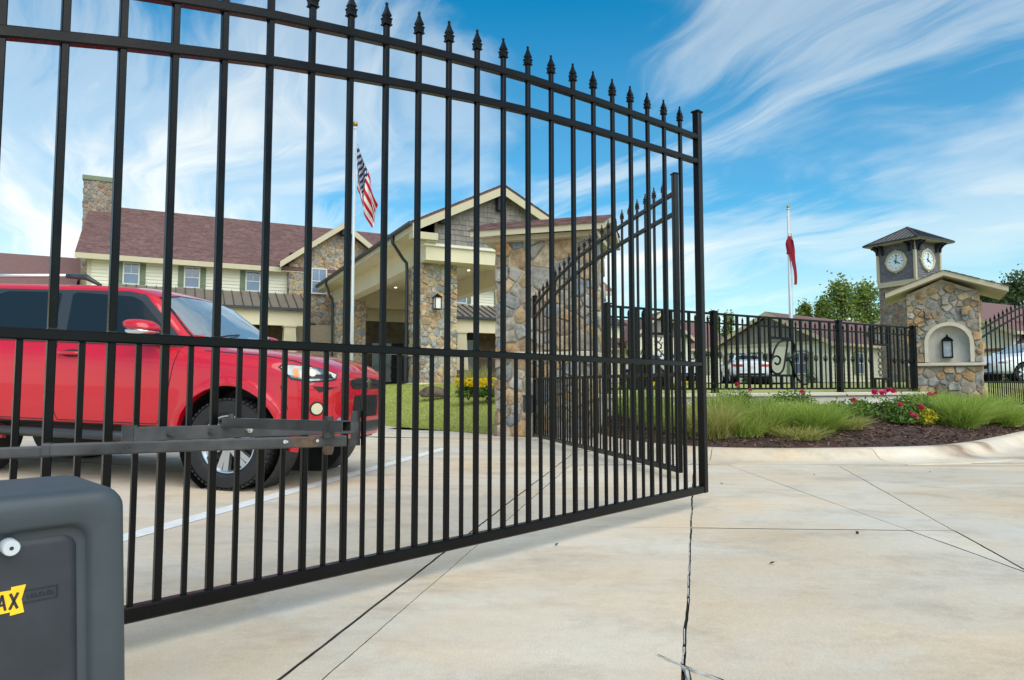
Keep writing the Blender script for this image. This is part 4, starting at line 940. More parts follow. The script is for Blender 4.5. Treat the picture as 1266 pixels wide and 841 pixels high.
    # porch: metal roof, beam, columns, shaded stone wall behind
    for k, (x0, x1, hip) in enumerate(((-10.2, -0.75, True), (7.3, 21.0, False))):
        seam_roof(root, x0, x1, 16.3, 5.18, 18.38 if k == 0 else 18.95, 6.22, 'porch_roof')
        b = MB(); b.box(x0 + 0.15, x1 - 0.1, 16.55, 16.85, 4.22, 5.04); b.build('porch_beam', 'cream_panel', root)
        b = MB(); b.box(x0 + 0.15, x1 - 0.1, 16.85, 18.98, 4.96, 5.02); b.build('porch_ceiling', 'cream_panel', root)
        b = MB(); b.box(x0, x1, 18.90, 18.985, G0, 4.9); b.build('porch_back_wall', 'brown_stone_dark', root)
        xs = (-9.4, -5.6, -1.62) if k == 0 else (8.65, 12.5, 16.5)
        for x in xs:
            c = MB(); c.loft([[(x + sx * q, 16.7 + sy * q, z) for sx, sy in ((-1, -1), (1, -1), (1, 1), (-1, 1))] for q, z in ((0.40, G0 + 1.0), (0.30, 4.14), (0.36, 4.145), (0.36, 4.22))], True, True); cc = c.build('porch_column', 'cream_trim', root)
            p = MB(); p.box(x - 0.5, x + 0.5, 16.2, 17.2, G0 - 0.1, G0 + 1.0); p.build('pedestal', 'brown_stone_dark', cc)
        for x in ((-7.9, -6.6), (-4.4, -3.0)) if k == 0 else ((9.35, 10.55),): 
            q = MB(); q.box(x[0], x[1], 18.83, 18.90, 2.6 if k == 0 else G0, 4.55); wn = q.build('porch_window' if k == 0 else 'entry_door', 'dark_timber', root)
            q = MB(); q.box(x[0] + 0.1, x[1] - 0.1, 18.80, 18.84, 2.7 if k == 0 else 1.3, 3.9); q.build('pane', 'dark_glass', wn)
    p = MB(); p.tube([(-0.78, 16.2, 5.05), (-0.78, 16.2, 4.9), (-0.72, 16.45, 4.6), (-0.72, 16.5, 4.4), (-0.2, 16.5, 4.35)], 0.06, 8); p.build('downspout', 'gutter_metal', root)
    # plain wing further left, low roof
    w = MB(); w.box(-44, -12.4, 22.5, 30, G0, 6.4); w.build('side_wing_wall', 'cream_panel', root)
    roof_slab([(-44, 21.6, 6.3), (-12.36, 21.6, 6.3), (-12.36, 26, 8.66), (-44, 26, 8.66)]).build('side_wing_roof', 'roof_brown', root)
    roof_slab([(-12.36, 30.6, 6.3), (-44, 30.6, 6.3), (-44, 26, 8.66), (-12.36, 26, 8.66)]).build('side_wing_rear_roof', 'roof_brown', root)
    return root
lodge()

def canopy():
    root = thing('entrance_canopy', 'gabled drive-through entrance canopy on fieldstone columns in front of the lodge', 'canopy', BO, YAW)
    ZE, ZR, UC, UE, VE = 6.72, 8.50, 3.56, 7.12, 17.5
    sl = (ZR - ZE) / UC
    roof = roof_slab([(0, -0.02, ZE), (UC, -0.02, ZR), (UC, VE, ZR), (0, VE, ZE)], 0.10).build('roof', 'roof_brown', root)
    roof_slab([(UE, -0.02, ZE), (UC, -0.02, ZR), (UC, VE, ZR), (UE, VE, ZE)], 0.10).build('right_roof_slope', 'roof_brown', roof)
    rng = random.Random(4); sh = MB(); run = math.hypot(UC, ZR - ZE); ux, uz = UC / run, (ZR - ZE) / run
    shingle_slope(sh, lambda s, t, h: (ux * (t - 0.03) - uz * (h + 0.003), -0.06 + s, ZE + uz * (t - 0.03) + ux * (h + 0.003)), 6.0, run, 26, rng, 0.3)
    shingle_slope(sh, lambda s, t, h: (UE - ux * (t - 0.03) + uz * (h + 0.003), -0.06 + s, ZE + uz * (t - 0.03) + ux * (h + 0.003)), 6.0, run, 26, rng, 0.3)
    stuff(sh.build('shingles', 'shingle', roof))
    for sg in (0, 1):
        X = (lambda x: x) if sg == 0 else (lambda x: UE - x)
        rb = MB(); rb.prism([(X(0.0), ZE - 0.10), (X(UC), ZR - 0.10), (X(UC), ZR - 0.40), (X(0.0), ZE - 0.40)], -0.055, 0.0); rb.build('rake_board', 'cream_trim', root)
        so = MB(); so.prism([(X(0.02), ZE - 0.11), (X(UC), ZR - 0.11), (X(UC), ZR - 0.19), (X(0.02), ZE - 0.19)], 0.002, 0.40); so.build('rake_soffit', 'cream_panel', root)
        # eave: fascia, black gutter, flat soffit, deep side beam
        a, b = sorted((X(-0.002), X(0.05))); f = MB(); f.box(a, b, 0.0, VE, ZE - 0.36, ZE - 0.10); f.build('eave_fascia', 'cream_trim', root)
        g = MB(); gx = X(-0.07); g.loft([[(gx + x, y, ZE + z) for x, z in ((-0.06, -0.02), (-0.06, -0.10), (-0.03, -0.15), (0.065, -0.15), (0.065, -0.02))] for y in (-0.02, VE)], True, True); g.build('gutter', 'gutter_metal', root)
        a, b = sorted((X(0.05), X(0.95))); s = MB(); s.box(a, b, 0.40, VE, ZE - 0.35, ZE - 0.31); s.build('eave_soffit', 'cream_panel', root)
        a, b = sorted((X(0.80), X(1.35))); s = MB(); s.box(a, b, 0.80, VE - 0.5, 5.50, 6.38); s.build('side_beam', 'cream_panel', root)
        # eave return box at the front corner
        a, b = sorted((X(0.0), X(0.95))); s = MB(); s.box(a, b, -0.05, 0.378, ZE - 0.62, ZE - 0.37); s.build('eave_return', 'cream_trim', root)
        a, b = sorted((X(0.55), X(0.95))); s = MB(); s.box(a, b, 0.05, 0.378, 6.035, ZE - 0.621); s.build('return_block', 'cream_trim', root)
    # gable wall with shakes
    g = MB(); g.prism([(0.95, 6.0), (UE - 0.95, 6.0), (UE - 0.95, 6.0 + 0.9), (UC, ZR - 0.2), (0.95, 6.9)], 0.38, 0.50); gw = g.build('gable_wall', 'dark_timber', root)
    sk = MB(); rh = 0.20; z = 6.05
    while z < ZR - 0.3:
        lo = max(0.97, (z + 0.10 - ZE) / sl + 0.32); x = lo - rng.random() * 0.15; hi = UE - lo
        while x < hi:
            ww = rng.uniform(0.14, 0.27); a, b = max(lo, x + 0.004), min(hi, x + ww - 0.004)
            if b - a > 0.03:
                t = rng.uniform(0.018, 0.034); zz = z + rng.uniform(-0.012, 0.012); zt = z + rh + 0.01
                sk.add([(a, 0.375 - t, zz), (b, 0.375 - t, zz), (b, 0.373, zt), (a, 0.373, zt), (a, 0.378, zz), (b, 0.378, zz)], [(0, 1, 2, 3), (4, 5, 1, 0), (0, 3, 4), (1, 5, 2)], rng.random())
            x += ww
        z += rh
    stuff(sk.build('shakes', 'shake', gw))
    t = MB(); t.box(0.52, UE - 0.52, 0.16, 0.60, 5.93, 6.03); t.build('band_trim', 'white_trim', root)
    b = MB(); b.box(0.60, UE - 0.60, 0.26, 1.35, 5.42, 5.93); b.build('front_beam', 'cream_panel', root)
    b = MB(); b.box(0.9, UE - 0.9, 15.6, 16.3, 5.35, 6.35); b.build('rear_beam', 'cream_panel', root)
    c = MB(); c.box(1.351, UE - 1.351, 1.351, 15.6, 6.30, 6.37); c.build('ceiling', 'cream_panel', root)
    for x, z, w in ((UC - 0.16, ZR - 0.98, 0.32), (1.12, 6.80, 0.24), (UE - 1.36, 6.80, 0.24)):
        q = MB(); q.box(x, x + w, 0.08, 0.37, z, z + 0.55 if w > 0.3 else z + 0.42); q.build('gable_bracket', 'dark_timber', root)
    # columns
    for i, (u0, v0, size) in enumerate(((0.66, 0.92, 1.42), (UE - 2.08, 0.92, 1.42), (0.45, 13.6, 1.45), (UE - 1.9, 13.6, 1.45))):
        c = MB(); c.box(u0 + 0.03, u0 + size - 0.03, v0 + 0.03, v0 + size - 0.03, 0.7, 5.45); col = c.build('column', 'mortar', root)
        sg = i == 0
        stone_face(col, size, 4.5, lambda x, y, d: (u0 + x, v0 + 0.03 - d, 0.95 + y), 0.25, 40 + i, single=sg, joint=0.026); stone_face(col, size, 4.5, lambda x, y, d: (u0 + 0.03 - d, v0 + size - x, 0.95 + y), 0.25, 50 + i, single=sg, joint=0.026)
        if i > 1: stone_face(col, size, 4.5, lambda x, y, d: (u0 + size - 0.03 + d, v0 + x, 0.95 + y), 0.30, 60 + i, single=False, joint=0.026)
        b = MB(); b.cbox(u0 - 0.06, u0 + size + 0.06, v0 - 0.06, v0 + size + 0.06, 2.0, 2.07, 0.01); b.build('ledge', 'limestone', col)
        b = MB(); b.cbox(u0 - 0.15, u0 + size + 0.15, v0 - 0.2, v0 + size + 0.15, 0.80, 0.99, 0.02); b.build('footing', 'limestone', col)
    # downspouts on the left eave
    for v0, u in ((2.2, 0.66), (14.6, 0.45)):
        p = MB(); p.tube([(-0.07, v0, ZE - 0.15), (-0.07, v0, ZE - 0.38), (0.02, v0, ZE - 0.50), (u - 0.30, v0, ZE - 0.98), (u - 0.16, v0, ZE - 1.12), (u - 0.14, v0, ZE - 1.4), (u - 0.14, v0, 1.05), (u - 0.3, v0 - 0.05, 0.98)], 0.065, 8); p.build('downspout', 'gutter_metal', root)
    # entry facade at the back of the canopy
    e = MB(); e.box(0.9, UE - 0.9, 16.9, 17.0, 0.85, 6.35); ef = e.build('entry_wall', 'brown_stone_dark', root)
    e = MB(); e.box(0.9, UE - 0.9, 16.75, 16.9, 4.7, 6.35); e.build('entry_panel', 'cream_panel', ef)
    e = MB(); e.box(1.75, 2.75, 16.70, 16.75, 4.75, 5.25); e.build('vent_grille', 'brown_stone_dark', ef)
    e = MB(); e.box(3.1, 5.0, 16.8, 16.9, 0.85, 3.4); e.build('entry_door', 'dark_glass', ef)
    for x, y in ((2.2, 6.5), (2.2, 11.0), (4.9, 6.5), (4.9, 11.0), (3.5, 13.5)):
        q = MB(); q.lathe([(0.05, 6.285), (0.05, 6.30)], 12, (x, y, 0)); q.build('recessed_light', 'warm_light', root)
    return root
canopy()
mb = MB(); cwm = Matrix.Translation(BO) @ Matrix.Rotation(YAW, 4, 'Z'); mb.add([cwm @ Vector(q) for q in ((-9, 2.9, 1.03), (16, 2.9, 1.03), (16, 12.9, 1.03), (-9, 12.9, 1.03))], [(0, 1, 2, 3)]); struct(mb.build('canopy_bounce_drive', 'concrete'))  # out of view, added under the canopy to bounce warm light onto its soffit
cw = Matrix.Translation(BO) @ Matrix.Rotation(YAW, 4, 'Z')
p = cw @ Vector((1.20, 0.90, 3.72)); lantern('black lantern with pale glass on the fieldstone canopy column', p, YAW, 1.12, 0.10)

# ------------------------------------------------------------------ clock tower
def clock_tower():
    S = 2.24; N = (22.50, 38.0, 0); root = thing('clock_tower', 'square clock tower with grey siding over stone, behind the gabled pillar', 'clock tower', N, YAW)
    c = MB(); c.box(0.03, S - 0.03, 0.03, S - 0.03, 0.8, 6.55); core = c.build('stone_base', 'mortar', root)
    stone_face(core, S, 5.6, lambda x, y, d: (x, 0.03 - d, 0.95 + y), 0.20, 71, material='greystone', single=False, joint=0.02, depth=(0.02, 0.04)); stone_face(core, S, 5.6, lambda x, y, d: (0.03 - d, S - x, 0.95 + y), 0.20, 72, material='greystone', single=False, joint=0.02, depth=(0.02, 0.04))
    b = MB(); b.cbox(-0.10, S + 0.10, -0.10, S + 0.10, 6.55, 6.68, 0.02); b.cbox(-0.05, S + 0.05, -0.05, S + 0.05, 6.68, 6.86, 0.02); b.build('band_course', 'cream_trim', root)
    b = MB(); b.box(0.05, S - 0.05, 0.05, S - 0.05, 6.86, 9.02); body = b.build('upper_storey', 'grey_siding', root)
    rng = random.Random(3); sd = MB(); z = 6.88
    while z < 8.98:
        for f in range(4):
            x = 0.1 - rng.random() * 0.2
            while x < S - 0.1:
                a, bb = max(0.10, x + 0.004), min(S - 0.10, x + 0.28 * rng.uniform(0.8, 1.2)); x = bb + 0.004
                if bb - a < 0.03: continue
                q = [(a, z, 0.028), (bb, z, 0.028), (bb, z + 0.13, 0.004), (a, z + 0.13, 0.004), (a, z, 0.0), (bb, z, 0.0)]
                T = {0: lambda s, zz, d: (s, 0.05 - d, zz), 1: lambda s, zz, d: (0.05 - d, s, zz), 2: lambda s, zz, d: (s, S - 0.05 + d, zz), 3: lambda s, zz, d: (S - 0.05 + d, s, zz)}[f]
                sd.add([T(*k) for k in q], [(0, 1, 2, 3), (4, 5, 1, 0)], rng.random())
        z += 0.13
    stuff(sd.build('siding_shingles', 'grey_siding', body))
    for x in (0, S):
        for y in (0, S): q = MB(); q.cbox(x - 0.07 if x == 0 else x - 0.07, x + 0.07, y - 0.07, y + 0.07, 6.86, 9.02, 0.01); q.build('corner_board', 'cream_trim', root)
    ov = 0.52; e0, e1 = -ov, S + ov; m = S / 2; za, ze = 10.08, 9.10
    rf = MB(); rf.add([(e0, e0, ze), (e1, e0, ze), (e1, e1, ze), (e0, e1, ze), (m, m, za)], [(0, 1, 4), (1, 2, 4), (2, 3, 4), (3, 0, 4), (3, 2, 1, 0)]); roof = rf.build('roof', 'metal_roof', root)
    fb = MB(); fb.box(e0, e1, e0, e1, ze - 0.10, ze - 0.004); fb.build('eave_soffit', 'cream_trim', roof)
    gt = MB()
    for a in ((e0 - 0.04, e1 + 0.04, e0 - 0.05, e0), (e0 - 0.04, e1 + 0.04, e1, e1 + 0.05), (e0 - 0.05, e0, e0, e1), (e1, e1 + 0.05, e0, e1)): gt.box(*a, ze - 0.07, ze + 0.03)
    gt.build('eave_edge', 'bronze_metal', roof)
    H = (e1 - e0) / 2
    for i in range(-5, 6):
        t = i / 6; k = 1 - abs(t)
        for f in range(4):
            a = (m + t * H, e0, ze + 0.015); b = (m + t * H, e0 + H * k, ze + (za - ze) * k + 0.015)
            for _ in range(f): a = (S - a[1], a[0], a[2]); b = (S - b[1], b[0], b[2])
            q = MB(); q.bar(a, b, 0.035, 0.05); q.build('seam', 'bronze_metal', roof)
    for x, y in ((e0, e0), (e1, e0), (e1, e1), (e0, e1)): q = MB(); q.bar((x, y, ze + 0.02), (m, m, za + 0.02), 0.08, 0.06); q.build('hip_cap', 'bronze_metal', roof)
    # curved eave brackets
    for f in range(4):
        for s in (0.02, 0.32, S - 0.32, S - 0.02):
            prof = [(0.0, 9.0), (-0.42, 9.0), (-0.42, 8.90), (-0.28, 8.85), (-0.14, 8.72), (-0.10, 8.50), (0.0, 8.46)]
            q = MB(); 
            def fn(x, y, d, s=s, f=f):
                p_ = (s + d, x, y)
                for _ in range(f): p_ = (S - p_[1], p_[0], p_[2])
                return p_
            q.prism(prof, -0.05, 0.05, fn); q.build('bracket', 'dark_timber', root)
    # clocks on the two faces in view
    for nm, T in (('front', lambda s, z, d: (m + s, 0.02 - d, 7.98 + z)), ('left', lambda s, z, d: (0.02 - d, m - s, 7.98 + z))):
        n = 40; r0, r1 = 0.50, 0.63
        def ring(r, d): return [T(r * math.cos(2 * math.pi * k / n), r * math.sin(2 * math.pi * k / n), d) for k in range(n)]
        fr = MB(); fr.loft([ring(r1, -0.02), ring(r1, 0.07), ring((r0 + r1) / 2, 0.11), ring(r0, 0.08), ring(r0, 0.0)], True)
        for k in range(4):
            a = k * math.pi / 2; ca, sa = math.cos(a), math.sin(a); fr.add([T(ca * 0.62 - sa * 0.09, sa * 0.62 + ca * 0.09, 0.07), T(ca * 0.70, sa * 0.70, 0.07), T(ca * 0.62 + sa * 0.09, sa * 0.62 - ca * 0.09, 0.07), T(ca * 0.62 - sa * 0.09, sa * 0.62 + ca * 0.09, 0.0), T(ca * 0.70, sa * 0.70, 0.0), T(ca * 0.62 + sa * 0.09, sa * 0.62 - ca * 0.09, 0.0)], [(0, 1, 2), (0, 3, 4, 1), (1, 4, 5, 2)])
        ck = fr.build('clock', 'cream_trim', root)
        fc = MB(); fc.add(ring(r0, 0.04), [tuple(range(n))]); fc.build('dial', 'clock_face', ck)
        for h in range(12):
            a = math.pi / 2 - h * math.pi / 6; q = MB(); L = 0.075; w = 0.016 if h % 3 else 0.026; ca, sa = math.cos(a), math.sin(a)
            pts = [(0.42 * ca - w * sa, 0.42 * sa + w * ca), (0.42 * ca + w * sa, 0.42 * sa - w * ca), ((0.42 - L) * ca + w * sa, (0.42 - L) * sa - w * ca), ((0.42 - L) * ca - w * sa, (0.42 - L) * sa + w * ca)]
            q.add([T(x, z, 0.044) for x, z in pts], [(0, 1, 2, 3)]); q.build('hour_mark', 'dark_timber', ck)
        for ang, L, w, nm2 in ((math.pi / 2 - 0.03 * 2 - 0.08, 0.40, 0.024, 'minute_hand'), (math.pi / 2 - 4.02 * math.pi / 6, 0.29, 0.034, 'hour_hand')):
            ca, sa = math.cos(ang), math.sin(ang); q = MB()
            pts = [(-0.12 * ca - w * sa, -0.12 * sa + w * ca), (-0.12 * ca + w * sa, -0.12 * sa - w * ca), (L * ca + w * 0.6 * sa, L * sa - w * 0.6 * ca), (L * ca - w * 0.6 * sa, L * sa + w * 0.6 * ca)]
            q.prism(pts, 0.050, 0.062, T); q.build(nm2, 'ink', ck)
clock_tower()

# ------------------------------------------------------------------ cottages beyond the fence
def cottage(label, loc, rz, L, D, ze, zr, wins, gables=(), z0=0.85, wall='cream_siding', doors=(), roofm='roof_brown'):
    """local x along the front eave, local -y towards the viewer"""
    root = thing('cottage', label, 'house', loc, rz, 'cottages beyond the fence')
    w = MB(); w.box(0, L, 0, D, z0, ze); w.prism([(0, ze), (D, ze), (D / 2, zr - 0.15)], 0.0, 0.15, lambda a, b, d: (d, a, b)); w.prism([(0, ze), (D, ze), (D / 2, zr - 0.15)], L - 0.15, L, lambda a, b, d: (d, a, b)); w.build('wall', wall, root)
    clapboards(root, 0.0, L, z0 + 0.3, ze - 0.1, 0.0, 0.24)
    ov = 0.55; k = (zr - ze) / (D / 2)
    rf = roof_slab([(-ov, -ov, ze - ov * k + 0.15), (L + ov, -ov, ze - ov * k + 0.15), (L + ov, D / 2, zr + 0.15), (-ov, D / 2, zr + 0.15)], 0.14).build('roof', roofm, root)
    roof_slab([(L + ov, D + ov, ze - ov * k + 0.15), (-ov, D + ov, ze - ov * k + 0.15), (-ov, D / 2, zr + 0.15), (L + ov, D / 2, zr + 0.15)], 0.14).build('rear_slope', roofm, rf)
    f = MB(); f.box(-ov, L + ov, -ov - 0.04, -ov, ze - ov * k - 0.06, ze - ov * k + 0.13); f.build('fascia', 'cream_trim', rf)
    for xx in (-ov - 0.03, L + ov):
        r = MB()
        for a, b in (((-ov, ze - ov * k + 0.13), (D / 2, zr + 0.13)), ((D + ov, ze - ov * k + 0.13), (D / 2, zr + 0.13))): r.prism([a, b, (b[0], b[1] - 0.28), (a[0], a[1] - 0.28)], xx, xx + 0.04, lambda p, q, d: (d, p, q))
        r.build('rake_board', 'cream_trim', rf)
    for x0, x1, za, zb in wins: window_unit(root, x0, x1, za, zb, -0.03, shutters=True)
    for x0, x1, za, zb in doors:
        q = MB(); q.box(x0, x1, -0.08, 0.0, za, zb); d = q.build('door', 'white_trim', root); q = MB(); q.box(x0 + 0.2, x1 - 0.2, -0.1, -0.08, (za + zb) / 2, zb - 0.25); q.build('pane', 'dark_glass', d)
    for gx, gw, gd, gz0, gz1 in gables:       # projecting cross gables: x, width, projection, eave, ridge
        b = MB(); b.prism([(gx, z0), (gx + gw, z0), (gx + gw, gz0), (gx + gw / 2, gz1 - 0.1), (gx, gz0)], -gd, 1.5); g = b.build('cross_gable', wall, root)
        bb = MB(); bb.prism([(gx, gz0), (gx + gw, gz0), (gx + gw / 2, gz1 - 0.1)], -gd - 0.03, -gd); bb.build('gable_shakes', 'shake', g)
        for s in (-1, 1):
            xe = gx - 0.5 if s < 0 else gx + gw + 0.5; xm = gx + gw / 2; kk = (gz1 - gz0) / (gw / 2); zz = gz0 - 0.5 * kk
            roof_slab([(xe, -gd - 0.5, zz + 0.1), (xm, -gd - 0.5, gz1 + 0.1), (xm, D / 2, gz1 + 0.1), (xe, D / 2, zz + 0.1)], 0.12).build('gable_roof', roofm, g)
            rb = MB(); rb.prism([(xe, zz + 0.09), (xm, gz1 + 0.09), (xm, gz1 - 0.2), (xe, zz - 0.2)], -gd - 0.55, -gd - 0.5); rb.build('rake_board', 'cream_trim', g)
        window_unit(root, gx + gw / 2 - 0.45, gx + gw / 2 + 0.45, z0 + 1.0, z0 + 2.3, -gd - 0.03)
    return root
c1 = cottage('cream cottage with its gable end behind the letter R panel', (19.96, 43.1, 0), R(37.7), 24, 8.2, 3.72, 5.72, [(3.2, 4.1, 1.7, 3.0), (7.5, 8.4, 1.7, 3.0), (11.6, 12.5, 1.7, 3.0), (16, 17, 1.7, 3.0)])
g = MB(); g.prism([(-0.02, 3.70), (8.22, 3.70), (4.1, 5.55)], -0.05, 0.0, lambda a, b, d: (d, a, b)); g.build('gable_shakes', 'shake', c1)
b = MB(); b.box(-0.09, -0.052, -0.3, 8.5, 3.58, 3.74); b.build('gable_band', 'cream_trim', c1)
for yy in (2.0, 5.2, 6.9):
    w = window_unit(c1, -0.45, 0.45, 1.7, 3.0, -0.02); w.location = (0, yy, 0); w.rotation_euler = (0, 0, -math.pi / 2)
cottage('cream cottage with a long brown roof seen between the gate bars', (3.5, 58.0, 0), R(8), 15.5, 12, 4.2, 7.0, [(1, 1.9, 1.9, 3.2), (3.4, 4.3, 1.9, 3.2), (12.5, 13.4, 1.9, 3.2)], gables=((6.2, 5.0, 2.2, 4.9, 7.0),), doors=((7.2, 10.2, 0.9, 3.2),))
cottage('pale sided house with brown roof behind the right iron gate', (29.5, 40.5, 0), R(28), 18, 10, 4.2, 6.6, [(3.0, 4.0, 1.8, 3.2), (6.5, 7.5, 1.8, 3.2)], gables=((0.4, 4.5, 0.8, 3.3, 4.8),), wall='cream_siding')
# ------------------------------------------------------------------ vehicles
def carpaint(name, col, metal=0.25, rough=0.32):
    m = mat(name, col, rough, metal, coat=1.0, spec=0.5); return m
carpaint('red_paint', (0.56, 0.002, 0.018, 1), 0.0, 0.45); MATS['red_paint'].node_tree.nodes['Principled BSDF'].inputs['Coat IOR'].default_value = 1.6; MATS['red_paint'].node_tree.nodes['Principled BSDF'].inputs['Specular IOR Level'].default_value = 0.2; carpaint('white_paint', (0.74, 0.76, 0.78, 1), 0.0, 0.35)
mat('car_black', (0.012, 0.012, 0.013, 1), 0.5, var=0.2, vscale=8); mat('car_trim', (0.035, 0.04, 0.047, 1), 0.32)
mat('car_glass', (0.014, 0.018, 0.02, 1), 0.03, spec=0.5, coat=0.0, ior=1.5)
mat('screen_glass', (0.22, 0.25, 0.26, 1), 0.03, spec=0.8, coat=1.0, ior=2.2)  # pale base colour stands in for bright sky reflected in the windscreen
mat('tyre', (0.016, 0.016, 0.018, 1), 0.78, var=0.3, vscale=12); mat('alloy', srgb(200, 204, 210), 0.28, 0.9); mat('chrome', srgb(225, 228, 230), 0.08, 1.0)
mat('lamp_glass', srgb(128, 134, 134), 0.08, 0.55, var=0.6, vscale=14, coat=1.0); mat('amber', srgb(230, 120, 20), 0.2, coat=1.0); mat('tail_red', (0.55, 0.01, 0.01, 1), 0.15, coat=1.0); mat('fog_glass', srgb(215, 205, 175), 0.12, coat=1.0)
mat('asphalt', (0.06, 0.06, 0.062, 1), 0.9, var=0.2, vscale=2, bump=0.3, bscale=60)

def pchip(xs, ys, q):
    xs = np.array(xs, float); ys = np.array(ys, float); h = np.diff(xs); d = np.diff(ys) / h; m = np.zeros(len(xs)); m[0] = d[0]; m[-1] = d[-1]
    for i in range(1, len(xs) - 1):
        if d[i - 1] * d[i] > 0: w1, w2 = 2 * h[i] + h[i - 1], h[i] + 2 * h[i - 1]; m[i] = (w1 + w2) / (w1 / d[i - 1] + w2 / d[i])
    i = np.clip(np.searchsorted(xs, q) - 1, 0, len(h) - 1); t = (q - xs[i]) / h[i]
    return (1 + 2 * t) * (1 - t) ** 2 * ys[i] + t * (1 - t) ** 2 * h[i] * m[i] + t * t * (3 - 2 * t) * ys[i + 1] + t * t * (t - 1) * h[i] * m[i + 1]
def car(label, cat, loc, yaw, pitch, keys, wheelbase, wr, paint, feat, arch_r, half_track=0.80, group=None, name='car', tyre_w=0.25):
    root = thing(name, label, cat, loc, 0, group); root.rotation_euler = Matrix.Rotation(yaw, 3, 'Z').to_4x4().to_3x3().__matmul__(Matrix.Rotation(pitch, 3, 'Y')).to_euler()
    K = np.array(keys); xs = K[:, 0]
    st = np.unique(np.concatenate([np.linspace(xs[0], xs[-1], 90), xs, np.linspace(xs[-1] - 0.25, xs[-1], 14), np.linspace(xs[0], xs[0] + 0.2, 8)]))
    cols = [pchip(xs, K[:, i], st) for i in range(1, K.shape[1])]
    rings = []
    for j, x in enumerate(st):
        zb, yb, zlo, ylo, zmid, ymid, zsh, ysh, zbe, ybe, zr, yr, zt = (c[j] for c in cols)
        ctl = [(0, zb), (yb * 0.8, zb), (yb, zb + 0.02), (ylo, zlo), (ymid, zmid), (ysh, zsh), (ybe, zbe), (yr, zr), (yr * 0.82, zr + (zt - zr) * 0.62), (yr * 0.45, zr + (zt - zr) * 0.93), (0, zt)]
        sm = []
        for i in range(len(ctl) - 1):
            p0, p1, p2, p3 = (np.array(ctl[k]) for k in (max(i - 1, 0), i, i + 1, min(i + 2, len(ctl) - 1)))
            straight = i in (0, 6)
            for k in range(4):
                t = k / 4
                if straight: q = p1 + (p2 - p1) * t
                else:
                    c = 0.32; m1 = (p2 - p0) * c; m2 = (p3 - p1) * c
                    q = (2 * t ** 3 - 3 * t * t + 1) * p1 + (t ** 3 - 2 * t * t + t) * m1 + (-2 * t ** 3 + 3 * t * t) * p2 + (t ** 3 - t * t) * m2
                sm.append(q)
        sm.append(np.array(ctl[-1]))
        half = []
        for y, z in sm:
            if y > 0.7 and z < zbe:
                for wx in (0.0, -wheelbase):
                    r = math.hypot(x - wx, z - wr); y = y + 0.028 * math.exp(-((r - arch_r - 0.015) / 0.05) ** 2)
            half.append((y, z))
        rings.append([(x, -y, z) for y, z in half] + [(x, y, z) for y, z in half[-2:0:-1]])
    mb = MB(); mb.loft(rings, True, True); body = mb.build('body', paint, root)
    bv = BVHTree.FromPolygons([Vector(v) for v in mb.v], mb.f)
    # wheel arches are cut out of the shell
    cut_ = MB()
    for wx in (0.0, -wheelbase):
        for s in (-1, 1): cut_.lathe([(arch_r, s * 0.52), (arch_r, s * 1.3)], 48, (wx, 0, wr + 0.02), axis='y')
    co = cut_.build('cutter', paint, root); bpy.context.view_layer.update(); md = body.modifiers.new('b', 'BOOLEAN'); md.operation = 'DIFFERENCE'; md.solver = 'EXACT'; md.object = co
    dg = bpy.context.evaluated_depsgraph_get(); me = bpy.data.meshes.new_from_object(body.evaluated_get(dg)); body.modifiers.clear(); body.data = me; bpy.data.objects.remove(co)
    me.polygons.foreach_set('use_smooth', [True] * len(me.polygons)); me.set_sharp_from_angle(angle=R(32))
    def proj(nm, poly, m, o, d, ux, uy, off=0.004, rings_=6, parent=None, thick=0.012, sub=6, angle=None):
        """outline in the plane (ux, uy) through o, thrown along d on to the shell, lifted by off"""
        o, d, ux, uy = Vector(o), Vector(d).normalized(), Vector(ux), Vector(uy); pts = []
        for i in range(len(poly)):
            a, b = poly[i], poly[(i + 1) % len(poly)]
            for k in range(sub): pts.append((a[0] + (b[0] - a[0]) * k / sub, a[1] + (b[1] - a[1]) * k / sub))
        cx, cy = sum(p[0] for p in pts) / len(pts), sum(p[1] for p in pts) / len(pts); n = len(pts); vs = []
        def hit(a, b, lift):
            p = o + ux * a + uy * b; h = bv.ray_cast(p, d)
            if h[0] is None: h = bv.find_nearest(p + d * 1.0)
            nn = h[1] if h[1].dot(d) < 0 else -h[1]; return h[0] + nn * lift
        for k in range(rings_ + 1):
            q = 1 - k / (rings_ + 0.5)
            for a, b in pts: vs.append(hit(cx + (a - cx) * q, cy + (b - cy) * q, off))
        m2 = MB(); fs = [(k * n + i, k * n + (i + 1) % n, (k + 1) * n + (i + 1) % n, (k + 1) * n + i) for k in range(rings_) for i in range(n)] + [tuple(rings_ * n + i for i in range(n))]
        base = len(vs); vs += [hit(a, b, off - thick) for a, b in pts]; fs += [(i, (i + 1) % n, base + (i + 1) % n, base + i) for i in range(n)]
        m2.add(vs, fs); return m2.build(nm, m, parent or root, angle=35)
